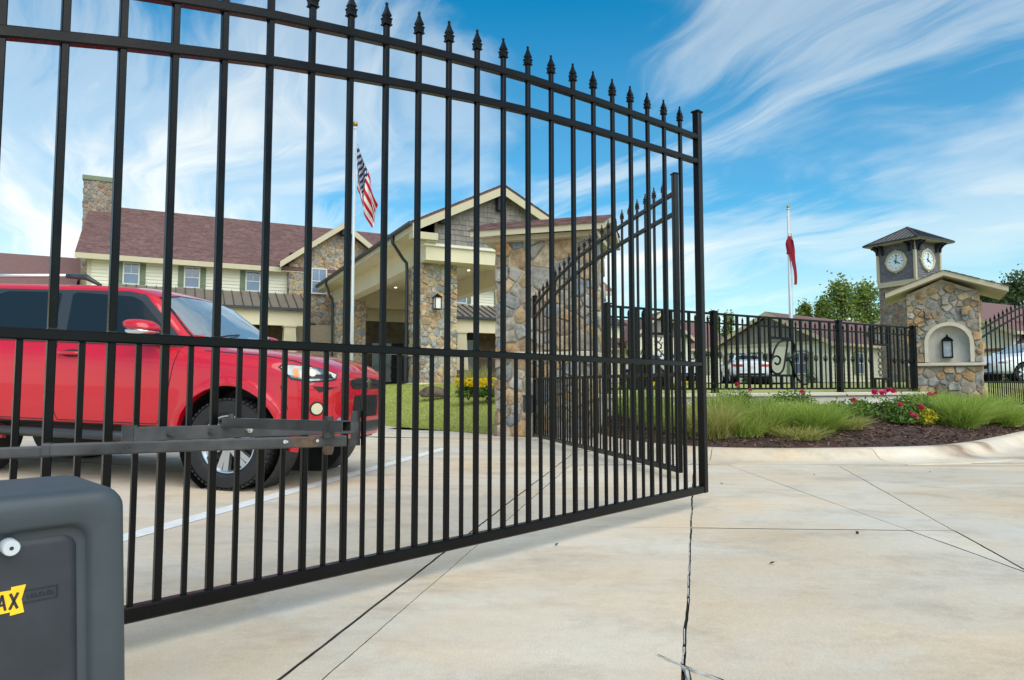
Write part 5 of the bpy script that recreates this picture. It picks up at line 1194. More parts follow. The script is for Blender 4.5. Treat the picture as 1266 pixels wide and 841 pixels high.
    def ribbon(nm, path, m, o, d, ux, uy, w=0.006, off=0.0015, parent=None):
        o, d, ux, uy = Vector(o), Vector(d).normalized(), Vector(ux), Vector(uy); P = []
        path = [Vector(p) for p in path]
        for a, b in zip(path, path[1:]):
            n = max(2, int((b - a).length / 0.03))
            for k in range(n): P.append(a.lerp(b, k / n))
        P.append(path[-1]); vs = []
        for i, p in enumerate(P):
            t = (P[min(i + 1, len(P) - 1)] - P[max(i - 1, 0)]).normalized(); nr = Vector((-t.y, t.x)) * w / 2
            for sg in (-1, 1):
                q = p + nr * sg; w0 = o + ux * q.x + uy * q.y; h = bv.ray_cast(w0, d)
                if h[0] is None: h = bv.find_nearest(w0 + d)
                nn = h[1] if h[1].dot(d) < 0 else -h[1]; vs.append(h[0] + nn * off)
        m2 = MB(); m2.add(vs, [(2 * i, 2 * i + 1, 2 * i + 3, 2 * i + 2) for i in range(len(P) - 1)]); return m2.build(nm, m, parent or root)
    # wheels
    def wheel_meshes():
        W = tyre_w / 2; ty = MB(); ty.lathe([(wr * 0.60, -W * 0.70), (wr * 0.70, -W * 0.96), (wr * 0.84, -W), (wr * 0.93, -W * 0.97), (wr * 0.975, -W * 0.80), (wr * 0.985, -W * 0.4), (wr * 0.985, W * 0.4), (wr * 0.975, W * 0.80), (wr * 0.93, W * 0.97), (wr * 0.84, W), (wr * 0.70, W * 0.96), (wr * 0.60, W * 0.70)], 64, axis='y', cap=False)
        nb = 56
        for k in range(nb):
            a = 2 * math.pi * k / nb
            for y0, y1, da, r0, r1 in ((-0.98, -0.55, 0.0, 0.955, 1.0), (-0.42, -0.04, 0.05, 0.98, 1.0), (0.04, 0.42, 0.0, 0.98, 1.0), (0.55, 0.98, 0.05, 0.955, 1.0)):
                ww = 0.62 * math.pi / nb; A, Bq = a + da - ww, a + da + ww; vs = []
                for rr in (r0, r1):
                    for an, yy in ((A, y0), (Bq, y0), (Bq, y1), (A, y1)): vs.append((wr * rr * math.cos(an), yy * W, wr * rr * math.sin(an)))
                ty.add(vs, [(4, 5, 6, 7), (0, 1, 5, 4), (1, 2, 6, 5), (2, 3, 7, 6), (3, 0, 4, 7)])
        rim = MB(); rim.lathe([(wr * 0.64, -W * 0.80), (wr * 0.625, -W * 0.90), (wr * 0.60, -W * 0.88), (wr * 0.575, -W * 0.72), (wr * 0.56, W * 0.6), (wr * 0.60, W * 0.8)], 48, axis='y', cap=False)
        for k in range(6):
            a = 2 * math.pi * k / 6 + 0.3; ca, sa = math.cos(a), math.sin(a)
            def P_(r, t, y): return (ca * r - sa * t, y, sa * r + ca * t)
            r0, r1 = wr * 0.14, wr * 0.575; w0, w1 = wr * 0.085, wr * 0.125
            for sg in (-1, 1):      # split spoke
                o0, o1 = sg * wr * 0.035, sg * wr * 0.075
                rim.add([P_(r0, o0 - w0 * 0.55, -W * 0.80), P_(r0, o0 + w0 * 0.55, -W * 0.80), P_(r1, o1 + w1 * 0.5, -W * 0.72), P_(r1, o1 - w1 * 0.5, -W * 0.72), P_(r0, o0 - w0 * 0.7, -W * 0.45), P_(r0, o0 + w0 * 0.7, -W * 0.45), P_(r1, o1 + w1 * 0.62, -W * 0.45), P_(r1, o1 - w1 * 0.62, -W * 0.45)], [(0, 1, 2, 3), (0, 4, 5, 1), (1, 5, 6, 2), (2, 6, 7, 3), (3, 7, 4, 0)])
        rim.lathe([(wr * 0.165, -W * 0.5), (wr * 0.165, -W * 0.80), (wr * 0.12, -W * 0.86), (wr * 0.09, -W * 0.86), (wr * 0.08, -W * 0.80), (0.002, -W * 0.80)], 24, axis='y', cap=False)
        br = MB(); br.lathe([(0.03, -W * 0.2), (wr * 0.5, -W * 0.2), (wr * 0.5, W * 0.1), (0.03, W * 0.1)], 32, axis='y', cap=False)
        return ty.mesh('tyre', 'tyre'), rim.mesh('rim', 'alloy'), br.mesh('brake_disc', 'car_black')
    tm, rm, bm_ = wheel_meshes()
    for me_ in (tm, rm): me_.polygons.foreach_set('use_smooth', [True] * len(me_.polygons)); me_.set_sharp_from_angle(angle=R(35))
    for wx in (0.0, -wheelbase):
        for s in (-1, 1):
            e = bpy.data.objects.new('wheel', tm); COL.objects.link(e); e.parent = root; e.location = (wx, s * half_track, wr)
            if s > 0: e.rotation_euler = (0, 0, math.pi)
            r = link_mesh('rim', rm, e); link_mesh('brake_disc', bm_, e)
            # dark inner arch
            ln = MB(); ln.lathe([(arch_r - 0.004, -s * 0.0), (arch_r - 0.004, s * (0.36))], 40, (wx, s * 0.53, wr + 0.02), axis='y', cap=False); ln.add([(wx + arch_r * math.cos(k * math.pi / 20), s * 0.53, wr + 0.02 + arch_r * math.sin(k * math.pi / 20)) for k in range(40)], [tuple(range(40))]); ln.build('arch_liner', 'car_black', root)
    feat(root, proj, ribbon, bv)
    return root

SUV = [  # x, zb, yb, zlo, ylo, zmid, ymid, zsh, ysh, zbelt, ybelt, zr, yr, zt
 (-3.90, .60, .60, .68, .72, .85, .80, 1.02, .80, 1.18, .76, 1.60, .62, 1.66), (-3.84, .52, .72, .62, .84, .85, .88, 1.04, .88, 1.20, .84, 1.66, .66, 1.72),
 (-3.55, .46, .80, .58, .90, .82, .935, 1.05, .925, 1.21, .885, 1.71, .68, 1.79), (-2.79, .45, .82, .54, .91, .80, .945, 1.05, .935, 1.205, .895, 1.72, .69, 1.81),
 (-1.70, .44, .82, .51, .905, .78, .935, 1.04, .928, 1.20, .885, 1.72, .69, 1.805), (-1.20, .44, .82, .51, .905, .78, .935, 1.04, .928, 1.195, .882, 1.70, .685, 1.785),
 (-.99, .44, .82, .51, .905, .78, .935, 1.04, .928, 1.19, .882, 1.645, .695, 1.74), (-.75, .44, .82, .51, .905, .78, .935, 1.04, .928, 1.185, .882, 1.47, .74, 1.605),
 (-.52, .44, .82, .51, .905, .78, .935, 1.04, .928, 1.18, .88, 1.285, .80, 1.44), (-.36, .44, .82, .52, .905, .78, .935, 1.04, .925, 1.17, .875, 1.205, .82, 1.31),
 (-.16, .45, .81, .53, .905, .78, .935, 1.04, .925, 1.155, .872, 1.185, .81, 1.237), (.25, .46, .80, .54, .90, .77, .93, 1.03, .92, 1.135, .862, 1.165, .78, 1.208),
 (.50, .45, .77, .52, .875, .75, .905, 1.00, .895, 1.10, .84, 1.132, .745, 1.175), (.66, .43, .70, .49, .82, .72, .86, .96, .85, 1.06, .79, 1.092, .68, 1.13),
 (.76, .42, .62, .47, .745, .70, .785, .92, .77, 1.015, .715, 1.045, .60, 1.078), (.83, .43, .50, .48, .62, .68, .66, .89, .645, .965, .59, .995, .49, 1.02), (.862, .48, .36, .52, .46, .66, .50, .84, .485, .92, .44, .945, .36, .965)]
def suv_features(root, proj, ribbon, bv):
    X, Y, Z = (1, 0, 0), (0, 1, 0), (0, 0, 1)
    for s in (-1, 1):
        o, d = (0, s * 1.6, 0), (0, -s, 0)
        sur = [(-3.62, 1.235), (-0.50, 1.20), (-0.53, 1.255), (-1.02, 1.675), (-1.20, 1.705), (-3.30, 1.715), (-3.55, 1.67)]
        w = proj('window_surround', sur, 'car_trim', o, d, X, Z, 0.007, 5, sub=14)
        for poly in ([(-1.645, 1.225), (-0.60, 1.212), (-0.60, 1.245), (-1.03, 1.61), (-1.13, 1.652), (-1.70, 1.682), (-1.735, 1.66)], [(-2.62, 1.23), (-1.77, 1.225), (-1.855, 1.665), (-1.90, 1.682), (-2.42, 1.684), (-2.58, 1.63)], [(-3.44, 1.24), (-2.80, 1.235), (-2.72, 1.66), (-3.24, 1.66), (-3.38, 1.60)]):
            proj('side_window', poly, 'car_glass', o, d, X, Z, 0.011, 6, parent=w, sub=8)
        for path in ([(-0.52, 1.19), (-0.55, 0.98), (-0.60, 0.62), (-0.68, 0.53), (-1.64, 0.53), (-1.71, 0.70), (-1.71, 1.20)], [(-1.71, 0.53), (-2.36, 0.53), (-2.50, 0.80), (-2.72, 1.21)], [(-1.80, 1.70), (-1.72, 1.21)]): ribbon('door_seam', path, 'car_black', o, d, X, Z, 0.008)
        # hood shut line and fender line
        ribbon('hood_seam', [(-0.30, 1.178), (0.25, 1.150), (0.50, 1.115), (0.64, 1.075)], 'car_black', o, d, X, Z, 0.007)
        # lower sill trim and step bar
        proj('sill_trim', [(-2.32, 0.455), (-0.50, 0.455), (-0.47, 0.512), (-2.30, 0.512)], 'car_black', o, d, X, Z, 0.006, 3, sub=12)
        st = MB(); st.tube([(-2.28, s * 0.80, 0.42), (-2.22, s * 0.925, 0.415), (-0.62, s * 0.925, 0.415), (-0.54, s * 0.80, 0.42)], 0.043, 12); st.build('step_bar', 'car_trim', root, smooth=True)
        # door handles
        for hx in (-1.68, -2.62):
            rc = proj('handle_recess', [(hx + 0.14 + 0.10 * math.cos(a), 1.12 + 0.035 * math.sin(a)) for a in [k * math.pi / 6 for k in range(12)]], 'car_black', o, d, X, Z, 0.002, 2, sub=2)
            h = MB(); y = s * 0.955; h.tube([(hx + 0.02, s * 0.925, 1.12), (hx + 0.05, y, 1.12), (hx + 0.22, y, 1.12), (hx + 0.26, s * 0.925, 1.12)], [0.014, 0.017, 0.017, 0.014], 10); h.build('handle', 'red_paint', root, smooth=True)
        # mirror
        mr = MB(); mx, my, mz = -0.75, s * 1.06, 1.355
        rings = []
        for t, k, h in ((-0.13, 0.45, 0.5), (-0.10, 0.80, 0.85), (-0.03, 1.0, 1.0), (0.06, 0.97, 0.95), (0.11, 0.7, 0.7), (0.13, 0.3, 0.3)): rings.append([(mx - 0.01 + 0.135 * k * math.copysign(abs(math.cos(a)) ** 0.7, math.cos(a)) - 0.03 * math.sin(a), my + s * t, mz + 0.068 * h * math.copysign(abs(math.sin(a)) ** 0.8, math.sin(a)) * (1.0 if math.sin(a) > 0 else 0.45)) for a in [2 * math.pi * q / 24 for q in range(24)]])
        mr.loft(rings, True, True); mo = mr.build('mirror', 'red_paint', root, smooth=True)
        lo = MB(); lo.loft([[(mx - 0.005 + 0.125 * k * math.cos(a), my + s * t, mz - 0.038 + 0.026 * math.sin(a)) for a in [2 * math.pi * q / 16 for q in range(16)]] for t, k in ((-0.115, 0.6), (-0.05, 1.0), (0.06, 1.0), (0.115, 0.6))], True, True); lo.build('mirror_base', 'chrome', mo, smooth=True)
        ar = MB(); ar.tube([(-0.70, s * 0.86, 1.235), (-0.73, s * 0.98, 1.275)], 0.032, 8); ar.build('mirror_arm', 'car_black', mo)
        # roof rail
        rr = MB(); rr.tube([(-3.25, s * 0.60, 1.755), (-3.12, s * 0.60, 1.845), (-1.90, s * 0.60, 1.855)], 0.020, 8); rro = rr.build('roof_rail', 'alloy', root, smooth=True)
        ft = MB(); ft.tube([(-1.92, s * 0.60, 1.855), (-1.72, s * 0.60, 1.845), (-1.56, s * 0.60, 1.77)], [0.024, 0.028, 0.014], 8); ft.build('rail_foot', 'car_trim', rro, smooth=True)
        # front corner: lamps thrown from the diagonal
        q = 0.7071; dd = (-q, -s * q, 0); oo = (1.6 * q, s * 1.6 * q, 0); uu = (q, -s * q, 0)
        hb = proj('headlight', [(-.345, 1.055), (-.31, 1.085), (-.14, 1.078), (.03, 1.052), (.16, 1.012), (.125, .962), (.03, .945), (-.12, .935), (-.26, .955)], 'car_black', oo, dd, uu, Z, 0.004, 5, sub=8)
        proj('lamp_lens', [(-.325, 1.050), (-.30, 1.074), (-.14, 1.066), (.03, 1.041), (.142, 1.005), (.115, .971), (.02, .956), (-.12, .947), (-.25, .966)], 'lamp_glass', oo, dd, uu, Z, 0.010, 5, parent=hb, sub=8)
        proj('turn_signal', [(-.245, .978), (-.195, .970), (-.205, 1.045), (-.235, 1.048)], 'amber', oo, dd, uu, Z, 0.0125, 3, parent=hb)
        proj('lamp_shade', [(-.17, .962), (.09, .972), (.11, .992), (.02, 1.006), (-.15, .995)], 'car_black', oo, dd, uu, Z, 0.0118, 3, parent=hb)
        proj('projector', [(-0.10 + 0.03 * math.cos(k * math.pi / 8), 1.012 + 0.03 * math.sin(k * math.pi / 8)) for k in range(16)], 'fog_glass', oo, dd, uu, Z, 0.0125, 3, parent=hb, sub=2)
        proj('light_strip', [(.080, .985), (.100, .975), (.135, 1.003), (.01, 1.040), (.0, 1.028), (.105, .998)], 'white_trim', oo, dd, uu, Z, 0.0125, 2, parent=hb)
        circ = lambda r: [(-0.055 + r * math.cos(k * math.pi / 8), 0.715 + r * math.sin(k * math.pi / 8)) for k in range(16)]
        fb = proj('fog_lamp', circ(0.062), 'car_black', oo, dd, uu, Z, 0.003, 3, sub=2); proj('fog_lens', circ(0.047), 'fog_glass', oo, dd, uu, Z, 0.009, 3, parent=fb, sub=2)
        proj('bumper_slot', [(-.10, .905), (.10, .898), (.17, .908), (.06, .880), (-.04, .852)], 'car_black', oo, dd, uu, Z, 0.003, 2)
        ribbon('bumper_seam', [(-.33, .90), (-.30, .80), (-.27, .70)], 'car_black', oo, dd, uu, Z, 0.006)
        # bright bumper corner beside the lower grille
        bc = MB(); rg = []
        for z, k in ((0.47, 0.5), (0.50, 0.9), (0.57, 1.05), (0.63, 0.9), (0.66, 0.45)): rg.append([(0.765 + 0.10 * k * math.cos(a), s * (0.565 + 0.09 * k * math.sin(a)), z) for a in [2 * math.pi * q_ / 16 for q_ in range(16)]])
        bc.loft(rg, True, True); bc.build('bumper_corner', 'chrome', root, smooth=True)
        # raised wheel arch flares
        for wx in (0.0, -2.79):
            prof = ((0.474, -0.03), (0.474, 0.020), (0.50, 0.026), (0.545, 0.022), (0.556, -0.006)); rings = []
            for k in range(41):
                a = R(-8 + 196 * k / 40); rg = []
                for r_, of in prof:
                    hx, hz = wx + r_ * math.cos(a), 0.41 + r_ * math.sin(a); h = bv.ray_cast(Vector((hx, s * 1.6, max(0.46, hz))), Vector((0, -s, 0)))
                    y_ = h[0].y if h[0] else s * 0.9
                    rg.append((hx, y_ + s * of, hz))
                rings.append(rg)
            fl = MB(); fl.loft(rings, False); fl.build('wheel_arch_flare', 'red_paint', root, angle=30)
    o, d = (2.2, 0, 0), (-1, 0, 0)
    g = proj('upper_grille', [(-.42, .93), (-.38, .965), (-.2, .985), (.2, .985), (.38, .965), (.42, .93), (.34, .885), (-.34, .885)], 'car_black', o, d, Y, Z, 0.003, 4)
    for z in (0.90, 0.945): ribbon('grille_bar', [(-.34, z), (.34, z)], 'car_trim', o, d, Y, Z, 0.012, 0.010, g)
    g2 = proj('lower_grille', [(-.30, .825), (.30, .825), (.33, .72), (.28, .62), (-.28, .62), (-.33, .72)], 'car_black', o, d, Y, Z, 0.003, 4)
    for i in range(11):
        for sg in (-1, 1): 
            x0 = -0.275 + i * 0.055; ribbon('grille_mesh', [(x0, 0.62), (x0 + 0.05 * sg if abs(x0 + 0.05 * sg) < 0.30 else x0, 0.815)], 'car_trim', o, d, Y, Z, 0.009, 0.008, g2)
    el = lambda rx, rz, n=24: [(rx * math.cos(2 * math.pi * k / n), 0.935 + rz * math.sin(2 * math.pi * k / n)) for k in range(n)]
    em = proj('emblem', el(0.085, 0.058), 'chrome', o, d, Y, Z, 0.016, 3, sub=1)
    proj('emblem_inset', el(0.066, 0.042), 'car_black', o, d, Y, Z, 0.0185, 3, parent=em, sub=1)
    proj('emblem_ring', el(0.022, 0.040), 'chrome', o, d, Y, Z, 0.021, 3, parent=em, sub=1); proj('emblem_bar', [(-.05, .949), (.05, .949), (.045, .961), (-.045, .961)], 'chrome', o, d, Y, Z, 0.022, 2, parent=em, sub=2)
    proj('skid_panel', [(-.42, .575), (.42, .575), (.36, .475), (-.36, .475)], 'car_trim', o, d, Y, Z, 0.005, 3)
    ws = proj('windscreen_border', [(-.765, 1.300), (-.4, 1.262), (0, 1.25), (.4, 1.262), (.765, 1.300), (.632, 1.665), (.35, 1.708), (0, 1.72), (-.35, 1.708), (-.632, 1.665)], 'car_black', o, d, Y, Z, 0.003, 6, sub=8)
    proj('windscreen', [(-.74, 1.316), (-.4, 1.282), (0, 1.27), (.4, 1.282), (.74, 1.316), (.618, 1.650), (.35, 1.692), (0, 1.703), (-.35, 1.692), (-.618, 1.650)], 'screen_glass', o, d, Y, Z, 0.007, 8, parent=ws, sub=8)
    for y0 in (-0.62, 0.05):
        h0 = bv.ray_cast(Vector((2.2, y0, 1.29)), Vector((-1, 0, 0)))[0]; h1 = bv.ray_cast(Vector((2.2, y0 + 0.48, 1.35)), Vector((-1, 0, 0)))[0]
        if h0 and h1: wp = MB(); wp.tube([h0 + Vector((0.02, 0, 0.012)), h0.lerp(h1, 0.5) + Vector((0.03, 0, 0.02)), h1 + Vector((0.014, 0, 0.012))], 0.008, 6); wp.build('wiper', 'car_black', root)
    ht = MB(); ht.box(-3.4, 0.6, -0.62, 0.62, 0.36, 0.47); ht.build('underbody', 'car_black', root)
    for y in (-0.62, 0.62): pl = MB(); pl.box(0.4, 0.75, y * 0.7 - 0.1, y * 0.7 + 0.1, 0.40, 0.44); pl.build('under_bracket', 'car_black', root)
suv = car('red four-wheel-drive car parked behind the foreground gate', 'car', (-2.285, 6.77, 0.006), R(-8.5), 0.035, SUV, 2.79, 0.39, 'red_paint', suv_features, 0.475, 0.80, name='parked_car', tyre_w=0.26)

SEDAN = [(-3.80, .45, .55, .50, .66, .65, .72, .85, .70, .95, .62, .97, .50, .98), (-3.70, .36, .72, .45, .84, .65, .88, .88, .86, 1.0, .76, 1.03, .60, 1.05), (-3.2, .30, .78, .42, .88, .62, .90, .88, .88, 1.0, .82, 1.05, .66, 1.09),
 (-2.7, .28, .78, .40, .885, .62, .905, .88, .885, .98, .83, 1.13, .70, 1.21), (-2.2, .28, .78, .40, .885, .62, .905, .88, .885, .97, .83, 1.34, .62, 1.42), (-1.5, .28, .78, .40, .885, .62, .905, .88, .885, .96, .83, 1.38, .60, 1.46),
 (-.9, .28, .78, .40, .885, .62, .905, .87, .885, .95, .83, 1.33, .60, 1.42), (-.4, .28, .78, .40, .885, .62, .905, .86, .885, .94, .83, 1.10, .69, 1.21), (.05, .28, .78, .40, .88, .62, .90, .84, .88, .92, .82, .97, .70, 1.01),
 (.5, .28, .76, .40, .86, .60, .88, .80, .86, .86, .79, .89, .62, .92), (.75, .30, .70, .40, .78, .58, .81, .72, .79, .78, .71, .80, .55, .82), (.9, .36, .50, .42, .58, .55, .62, .64, .60, .68, .52, .70, .40, .71)]
def sedan_features(root, proj, ribbon, bv):
    X, Y, Z = (1, 0, 0), (0, 1, 0), (0, 0, 1)
    for s in (-1, 1):
        o, d = (0, s * 1.6, 0), (0, -s, 0)
        w = proj('window_surround', [(-2.95, 1.03), (-0.25, 0.965), (-0.72, 1.25), (-0.98, 1.335), (-2.1, 1.355), (-2.5, 1.25)], 'car_black', o, d, X, Z, 0.004, 4, sub=10)
        for poly in ([(-1.45, 1.005), (-0.36, 0.985), (-0.76, 1.235), (-1.0, 1.315), (-1.42, 1.33)], [(-2.55, 1.03), (-1.53, 1.008), (-1.50, 1.33), (-2.05, 1.33), (-2.35, 1.23)]): proj('side_window', poly, 'car_glass', o, d, X, Z, 0.009, 4, parent=w)
        ribbon('door_seam', [(-0.30, 0.95), (-0.40, 0.45), (-1.48, 0.45), (-1.48, 0.99)], 'car_black', o, d, X, Z, 0.012)
        mr = MB(); mr.lathe([(0.02, -0.09), (0.075, -0.06), (0.085, 0.02), (0.03, 0.09)], 12, (-0.42, s * 0.99, 1.02), axis='y'); mr.build('mirror', 'white_paint', root, smooth=True)
        q = 0.7071; oo = (1.6 * q, s * 1.6 * q, 0); proj('headlight', [(-.35, .75), (-.25, .78), (.02, .72), (.05, .66), (-.20, .66)], 'lamp_glass', oo, (-q, -s * q, 0), (q, -s * q, 0), Z, 0.006, 3)
        oo = (-3 - 1.6 * q, s * 1.6 * q, 0); proj('tail_light', [(-.16, .92), (.22, .905), (.30, .86), (.26, .79), (.02, .78), (-.14, .84)], 'tail_red', oo, (q, -s * q, 0), (-q, -s * q, 0), Z, 0.008, 3)
    proj('rear_window', [(-.60, 1.16), (0, 1.15), (.60, 1.16), (.50, 1.37), (0, 1.39), (-.50, 1.37)], 'car_glass', (-6, 0, 0), (1, 0, 0), Y, Z, 0.005, 5)
    proj('number_plate', [(-.18, .72), (.18, .72), (.18, .82), (-.18, .82)], 'white_trim', (-6, 0, 0), (1, 0, 0), Y, Z, 0.012, 2)
    proj('rear_bumper_trim', [(-.6, .40), (.6, .40), (.64, .48), (-.64, .48)], 'car_black', (-6, 0, 0), (1, 0, 0), Y, Z, 0.006, 3)
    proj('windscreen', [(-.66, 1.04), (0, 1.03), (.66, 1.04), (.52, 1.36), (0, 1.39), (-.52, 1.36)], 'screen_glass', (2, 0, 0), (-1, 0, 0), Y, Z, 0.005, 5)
    proj('grille', [(-.45, .66), (.45, .66), (.38, .48), (-.38, .48)], 'car_black', (2, 0, 0), (-1, 0, 0), Y, Z, 0.004, 3)
PZ = 1.0
struct(MB().add([(4, 24, PZ), (60, 20.5, PZ), (60, 37, PZ), (4, 37, PZ)], [(0, 1, 2, 3)]).build('parking_area', 'asphalt'))
car('white saloon car seen from behind through the fence left of the letter R', 'car', (12.0, 36.3, PZ), math.atan2(0.985, 0.17), 0, SEDAN, 2.75, 0.33, 'white_paint', sedan_features, 0.375, 0.78, 'white cars in the parking area', name='parked_car', tyre_w=0.22)
car('white saloon car side on behind the right iron gate', 'car', (17.6, 24.6, PZ), math.atan2(-0.06, -0.99), 0, SEDAN, 2.75, 0.33, 'white_paint', sedan_features, 0.375, 0.78, 'white cars in the parking area', name='parked_car', tyre_w=0.22)
car('white saloon car behind the second gate leaf, seen between the bars', 'car', (6.6, 35.0, PZ), math.atan2(0.9, -0.42), 0, SEDAN, 2.75, 0.33, 'white_paint', sedan_features, 0.375, 0.78, 'white cars in the parking area', name='parked_car', tyre_w=0.22)

# ------------------------------------------------------------------ flag poles and flags
def flag_material(name, kind):
    m = bpy.data.materials.new(name); m.use_nodes = True; N = m.node_tree.nodes; Lk = m.node_tree.links; p = N['Principled BSDF']; p.inputs['Roughness'].default_value = 0.8
    uv = N.new('ShaderNodeUVMap'); uv.uv_map = 'uv'; sp = N.new('ShaderNodeSeparateXYZ'); Lk.new(uv.outputs[0], sp.inputs[0])
    def M(op, a, b=None):
        n = N.new('ShaderNodeMath'); n.operation = op
        for i, v in enumerate((a, b)):
            if v is None: continue
            if isinstance(v, (int, float)): n.inputs[i].default_value = v
            else: Lk.new(v, n.inputs[i])
        return n.outputs[0]
    def mix(f, a, b):
        x = N.new('ShaderNodeMix'); x.data_type = 'RGBA'; Lk.new(f, x.inputs[0])
        for i, v in ((6, a), (7, b)):
            if isinstance(v, tuple): x.inputs[i].default_value = v
            else: Lk.new(v, x.inputs[i])
        return x.outputs[2]
    red, white, blue = srgb(186, 8, 36), srgb(226, 222, 222), srgb(24, 40, 92); u, v = sp.outputs[0], sp.outputs[1]
    if kind == 'stripes':
        st = M('LESS_THAN', M('MODULO', M('FLOOR', M('MULTIPLY', v, 13)), 2), 0.5)
        c = mix(st, white, red)
        # staggered star field: 11 columns by 9 rows, alternate cells carry a dot
        cu, cv = M('MULTIPLY', u, 11 / 0.4), M('MULTIPLY', M('SUBTRACT', v, 6 / 13), 9 * 13 / 7)
        chk = M('LESS_THAN', M('MODULO', M('ADD', M('FLOOR', cu), M('FLOOR', cv)), 2), 0.5)
        fu, fv = M('SUBTRACT', M('FRACT', cu), 0.5), M('SUBTRACT', M('FRACT', cv), 0.5); r = M('SQRT', M('ADD', M('MULTIPLY', fu, fu), M('MULTIPLY', fv, fv)))
        star = M('MULTIPLY', chk, M('LESS_THAN', r, 0.40)); canton = mix(star, blue, white)
        inc = M('MULTIPLY', M('LESS_THAN', u, 0.4), M('GREATER_THAN', v, 6 / 13)); c = mix(inc, c, canton)
    else:
        red = srgb(146, 10, 38); c = mix(M('GREATER_THAN', v, 0.5), red, white); star = M('LESS_THAN', M('SQRT', M('ADD', M('POWER', M('SUBTRACT', u, 0.165), 2), M('POWER', M('MULTIPLY', M('SUBTRACT', v, 0.5), 0.67), 2))), 0.07)
        c = mix(M('LESS_THAN', u, 0.333), c, mix(star, blue, white))
    Lk.new(c, p.inputs['Base Color']); tb = N.new('ShaderNodeBsdfTranslucent'); Lk.new(c, tb.inputs[0]); mx = N.new('ShaderNodeMixShader'); mx.inputs[0].default_value = 0.12
    Lk.new(p.outputs[0], mx.inputs[1]); Lk.new(tb.outputs[0], mx.inputs[2]); Lk.new(mx.outputs[0], N['Material Output'].inputs[0]); MATS[name] = m
flag_material('stripe_flag', 'stripes'); flag_material('red_white_flag', 'lone')
def flag(label, fn, m, nu=48, nv=30):
    vs = [fn(i / nu, j / nv) for j in range(nv + 1) for i in range(nu + 1)]; fs = [(j * (nu + 1) + i, j * (nu + 1) + i + 1, (j + 1) * (nu + 1) + i + 1, (j + 1) * (nu + 1) + i) for j in range(nv) for i in range(nu)]
    me = bpy.data.meshes.new('flag'); me.from_pydata(vs, [], fs); ul = me.uv_layers.new(name='uv')
    for p_ in me.polygons:
        p_.use_smooth = True
        for li in p_.loop_indices: vi = me.loops[li].vertex_index; ul.data[li].uv = ((vi % (nu + 1)) / nu, (vi // (nu + 1)) / nv)
    me.materials.append(MATS[m]); o = bpy.data.objects.new('flag', me); COL.objects.link(o); tag(o, label, 'flag'); return o
def pole(label, x, y, z0, z1, r):
    root = thing('flagpole', label, 'flagpole', (x, y, z0)); H = z1 - z0
    s = MB(); s.lathe([(r * 1.15, 0), (r, H * 0.3), (r * 0.62, H - 0.12)], 16); s.build('shaft', 'white_metal', root, smooth=True)
    b = MB(); b.lathe([(0.01, H - 0.14), (r * 0.9, H - 0.12), (r * 0.9, H - 0.05), (0.02, H - 0.04)], 12); b.build('truck', 'white_metal', root)
    b = MB(); b.lathe([(0.004, H - 0.05)] + [(0.085 * math.sin(math.pi * k / 10), H + 0.035 - 0.085 * math.cos(math.pi * k / 10)) for k in range(1, 10)] + [(0.004, H + 0.12)], 14); b.build('ball', 'gold', root, smooth=True)
    f = MB(); f.lathe([(r * 3, 0), (r * 2.2, 0.06), (r * 1.2, 0.12)], 16); f.build('collar', 'white_metal', root)
    h = MB(); h.tube([(r * 0.7, -r * 0.9, H - 0.3), (r * 1.05, -r, 1.4)], 0.008, 5); h.build('halyard', 'white_trim', root)
pole('white flagpole in front of the lodge carrying the striped flag', -5.135, 22.0, 0.70, 9.40, 0.052)
pole('white flagpole beyond the fence carrying the limp red flag', 16.30, 40.0, 0.95, 11.40, 0.115)
def f1(u, v):
    hx, hz = -5.045, 7.30 + 1.47 * v; ex = 0.42 * (1 - v) + 0.66 * v; ez = -1.30 * (1 - v) - 1.94 * v; s = u ** 0.9
    w = 0.10 * math.sin(9 * u - 3 * v + 0.6) * u ** 0.5 + 0.06 * math.sin(17 * u + 6 * v)
    return (hx + ex * s + 0.07 * math.sin(7.5 * u + 5 * v) * u, 22.0 - 0.02 + w * 1.4 + 0.25 * u, hz + ez * s + 0.03 * math.sin(12 * v) * u)
fl1 = flag('striped flag with a starred blue corner hanging limp at half mast before the lodge', f1, 'stripe_flag')
for d_ in fl1.data.uv_layers['uv'].data: d_.uv = (d_.uv[0], 0.34 + 0.66 * d_.uv[1])
def f2(u, v):
    # gathered in two folds: a short one left of the pole, a long one to the right
    q = 1 - v; dx = -0.25 * math.sin(min(1, u * 2.4) * math.pi) if u < 0.417 else 0.33 * math.sin((u - 0.417) / 0.583 * math.pi * 0.9) * (0.45 + 0.55 * min(1, q * 1.5))
    H = 1.15 + 1.65 * (min(1, max(0, (u - 0.36) / 0.2)))
    return (16.33 + dx * (0.35 + 0.65 * min(1, q * 3)) + 0.03 * math.sin(9 * q), 40.0 - 0.16 - 0.07 * math.sin(u * 12 + 2 * q), 9.80 - q * H - 0.25 * u * q)
fl2 = flag('limp red and white flag hanging close to the far pole beyond the fence', f2, 'red_white_flag')
for d_ in fl2.data.uv_layers['uv'].data: d_.uv = (0.36 + 0.6 * d_.uv[0], 0.58 * d_.uv[1])

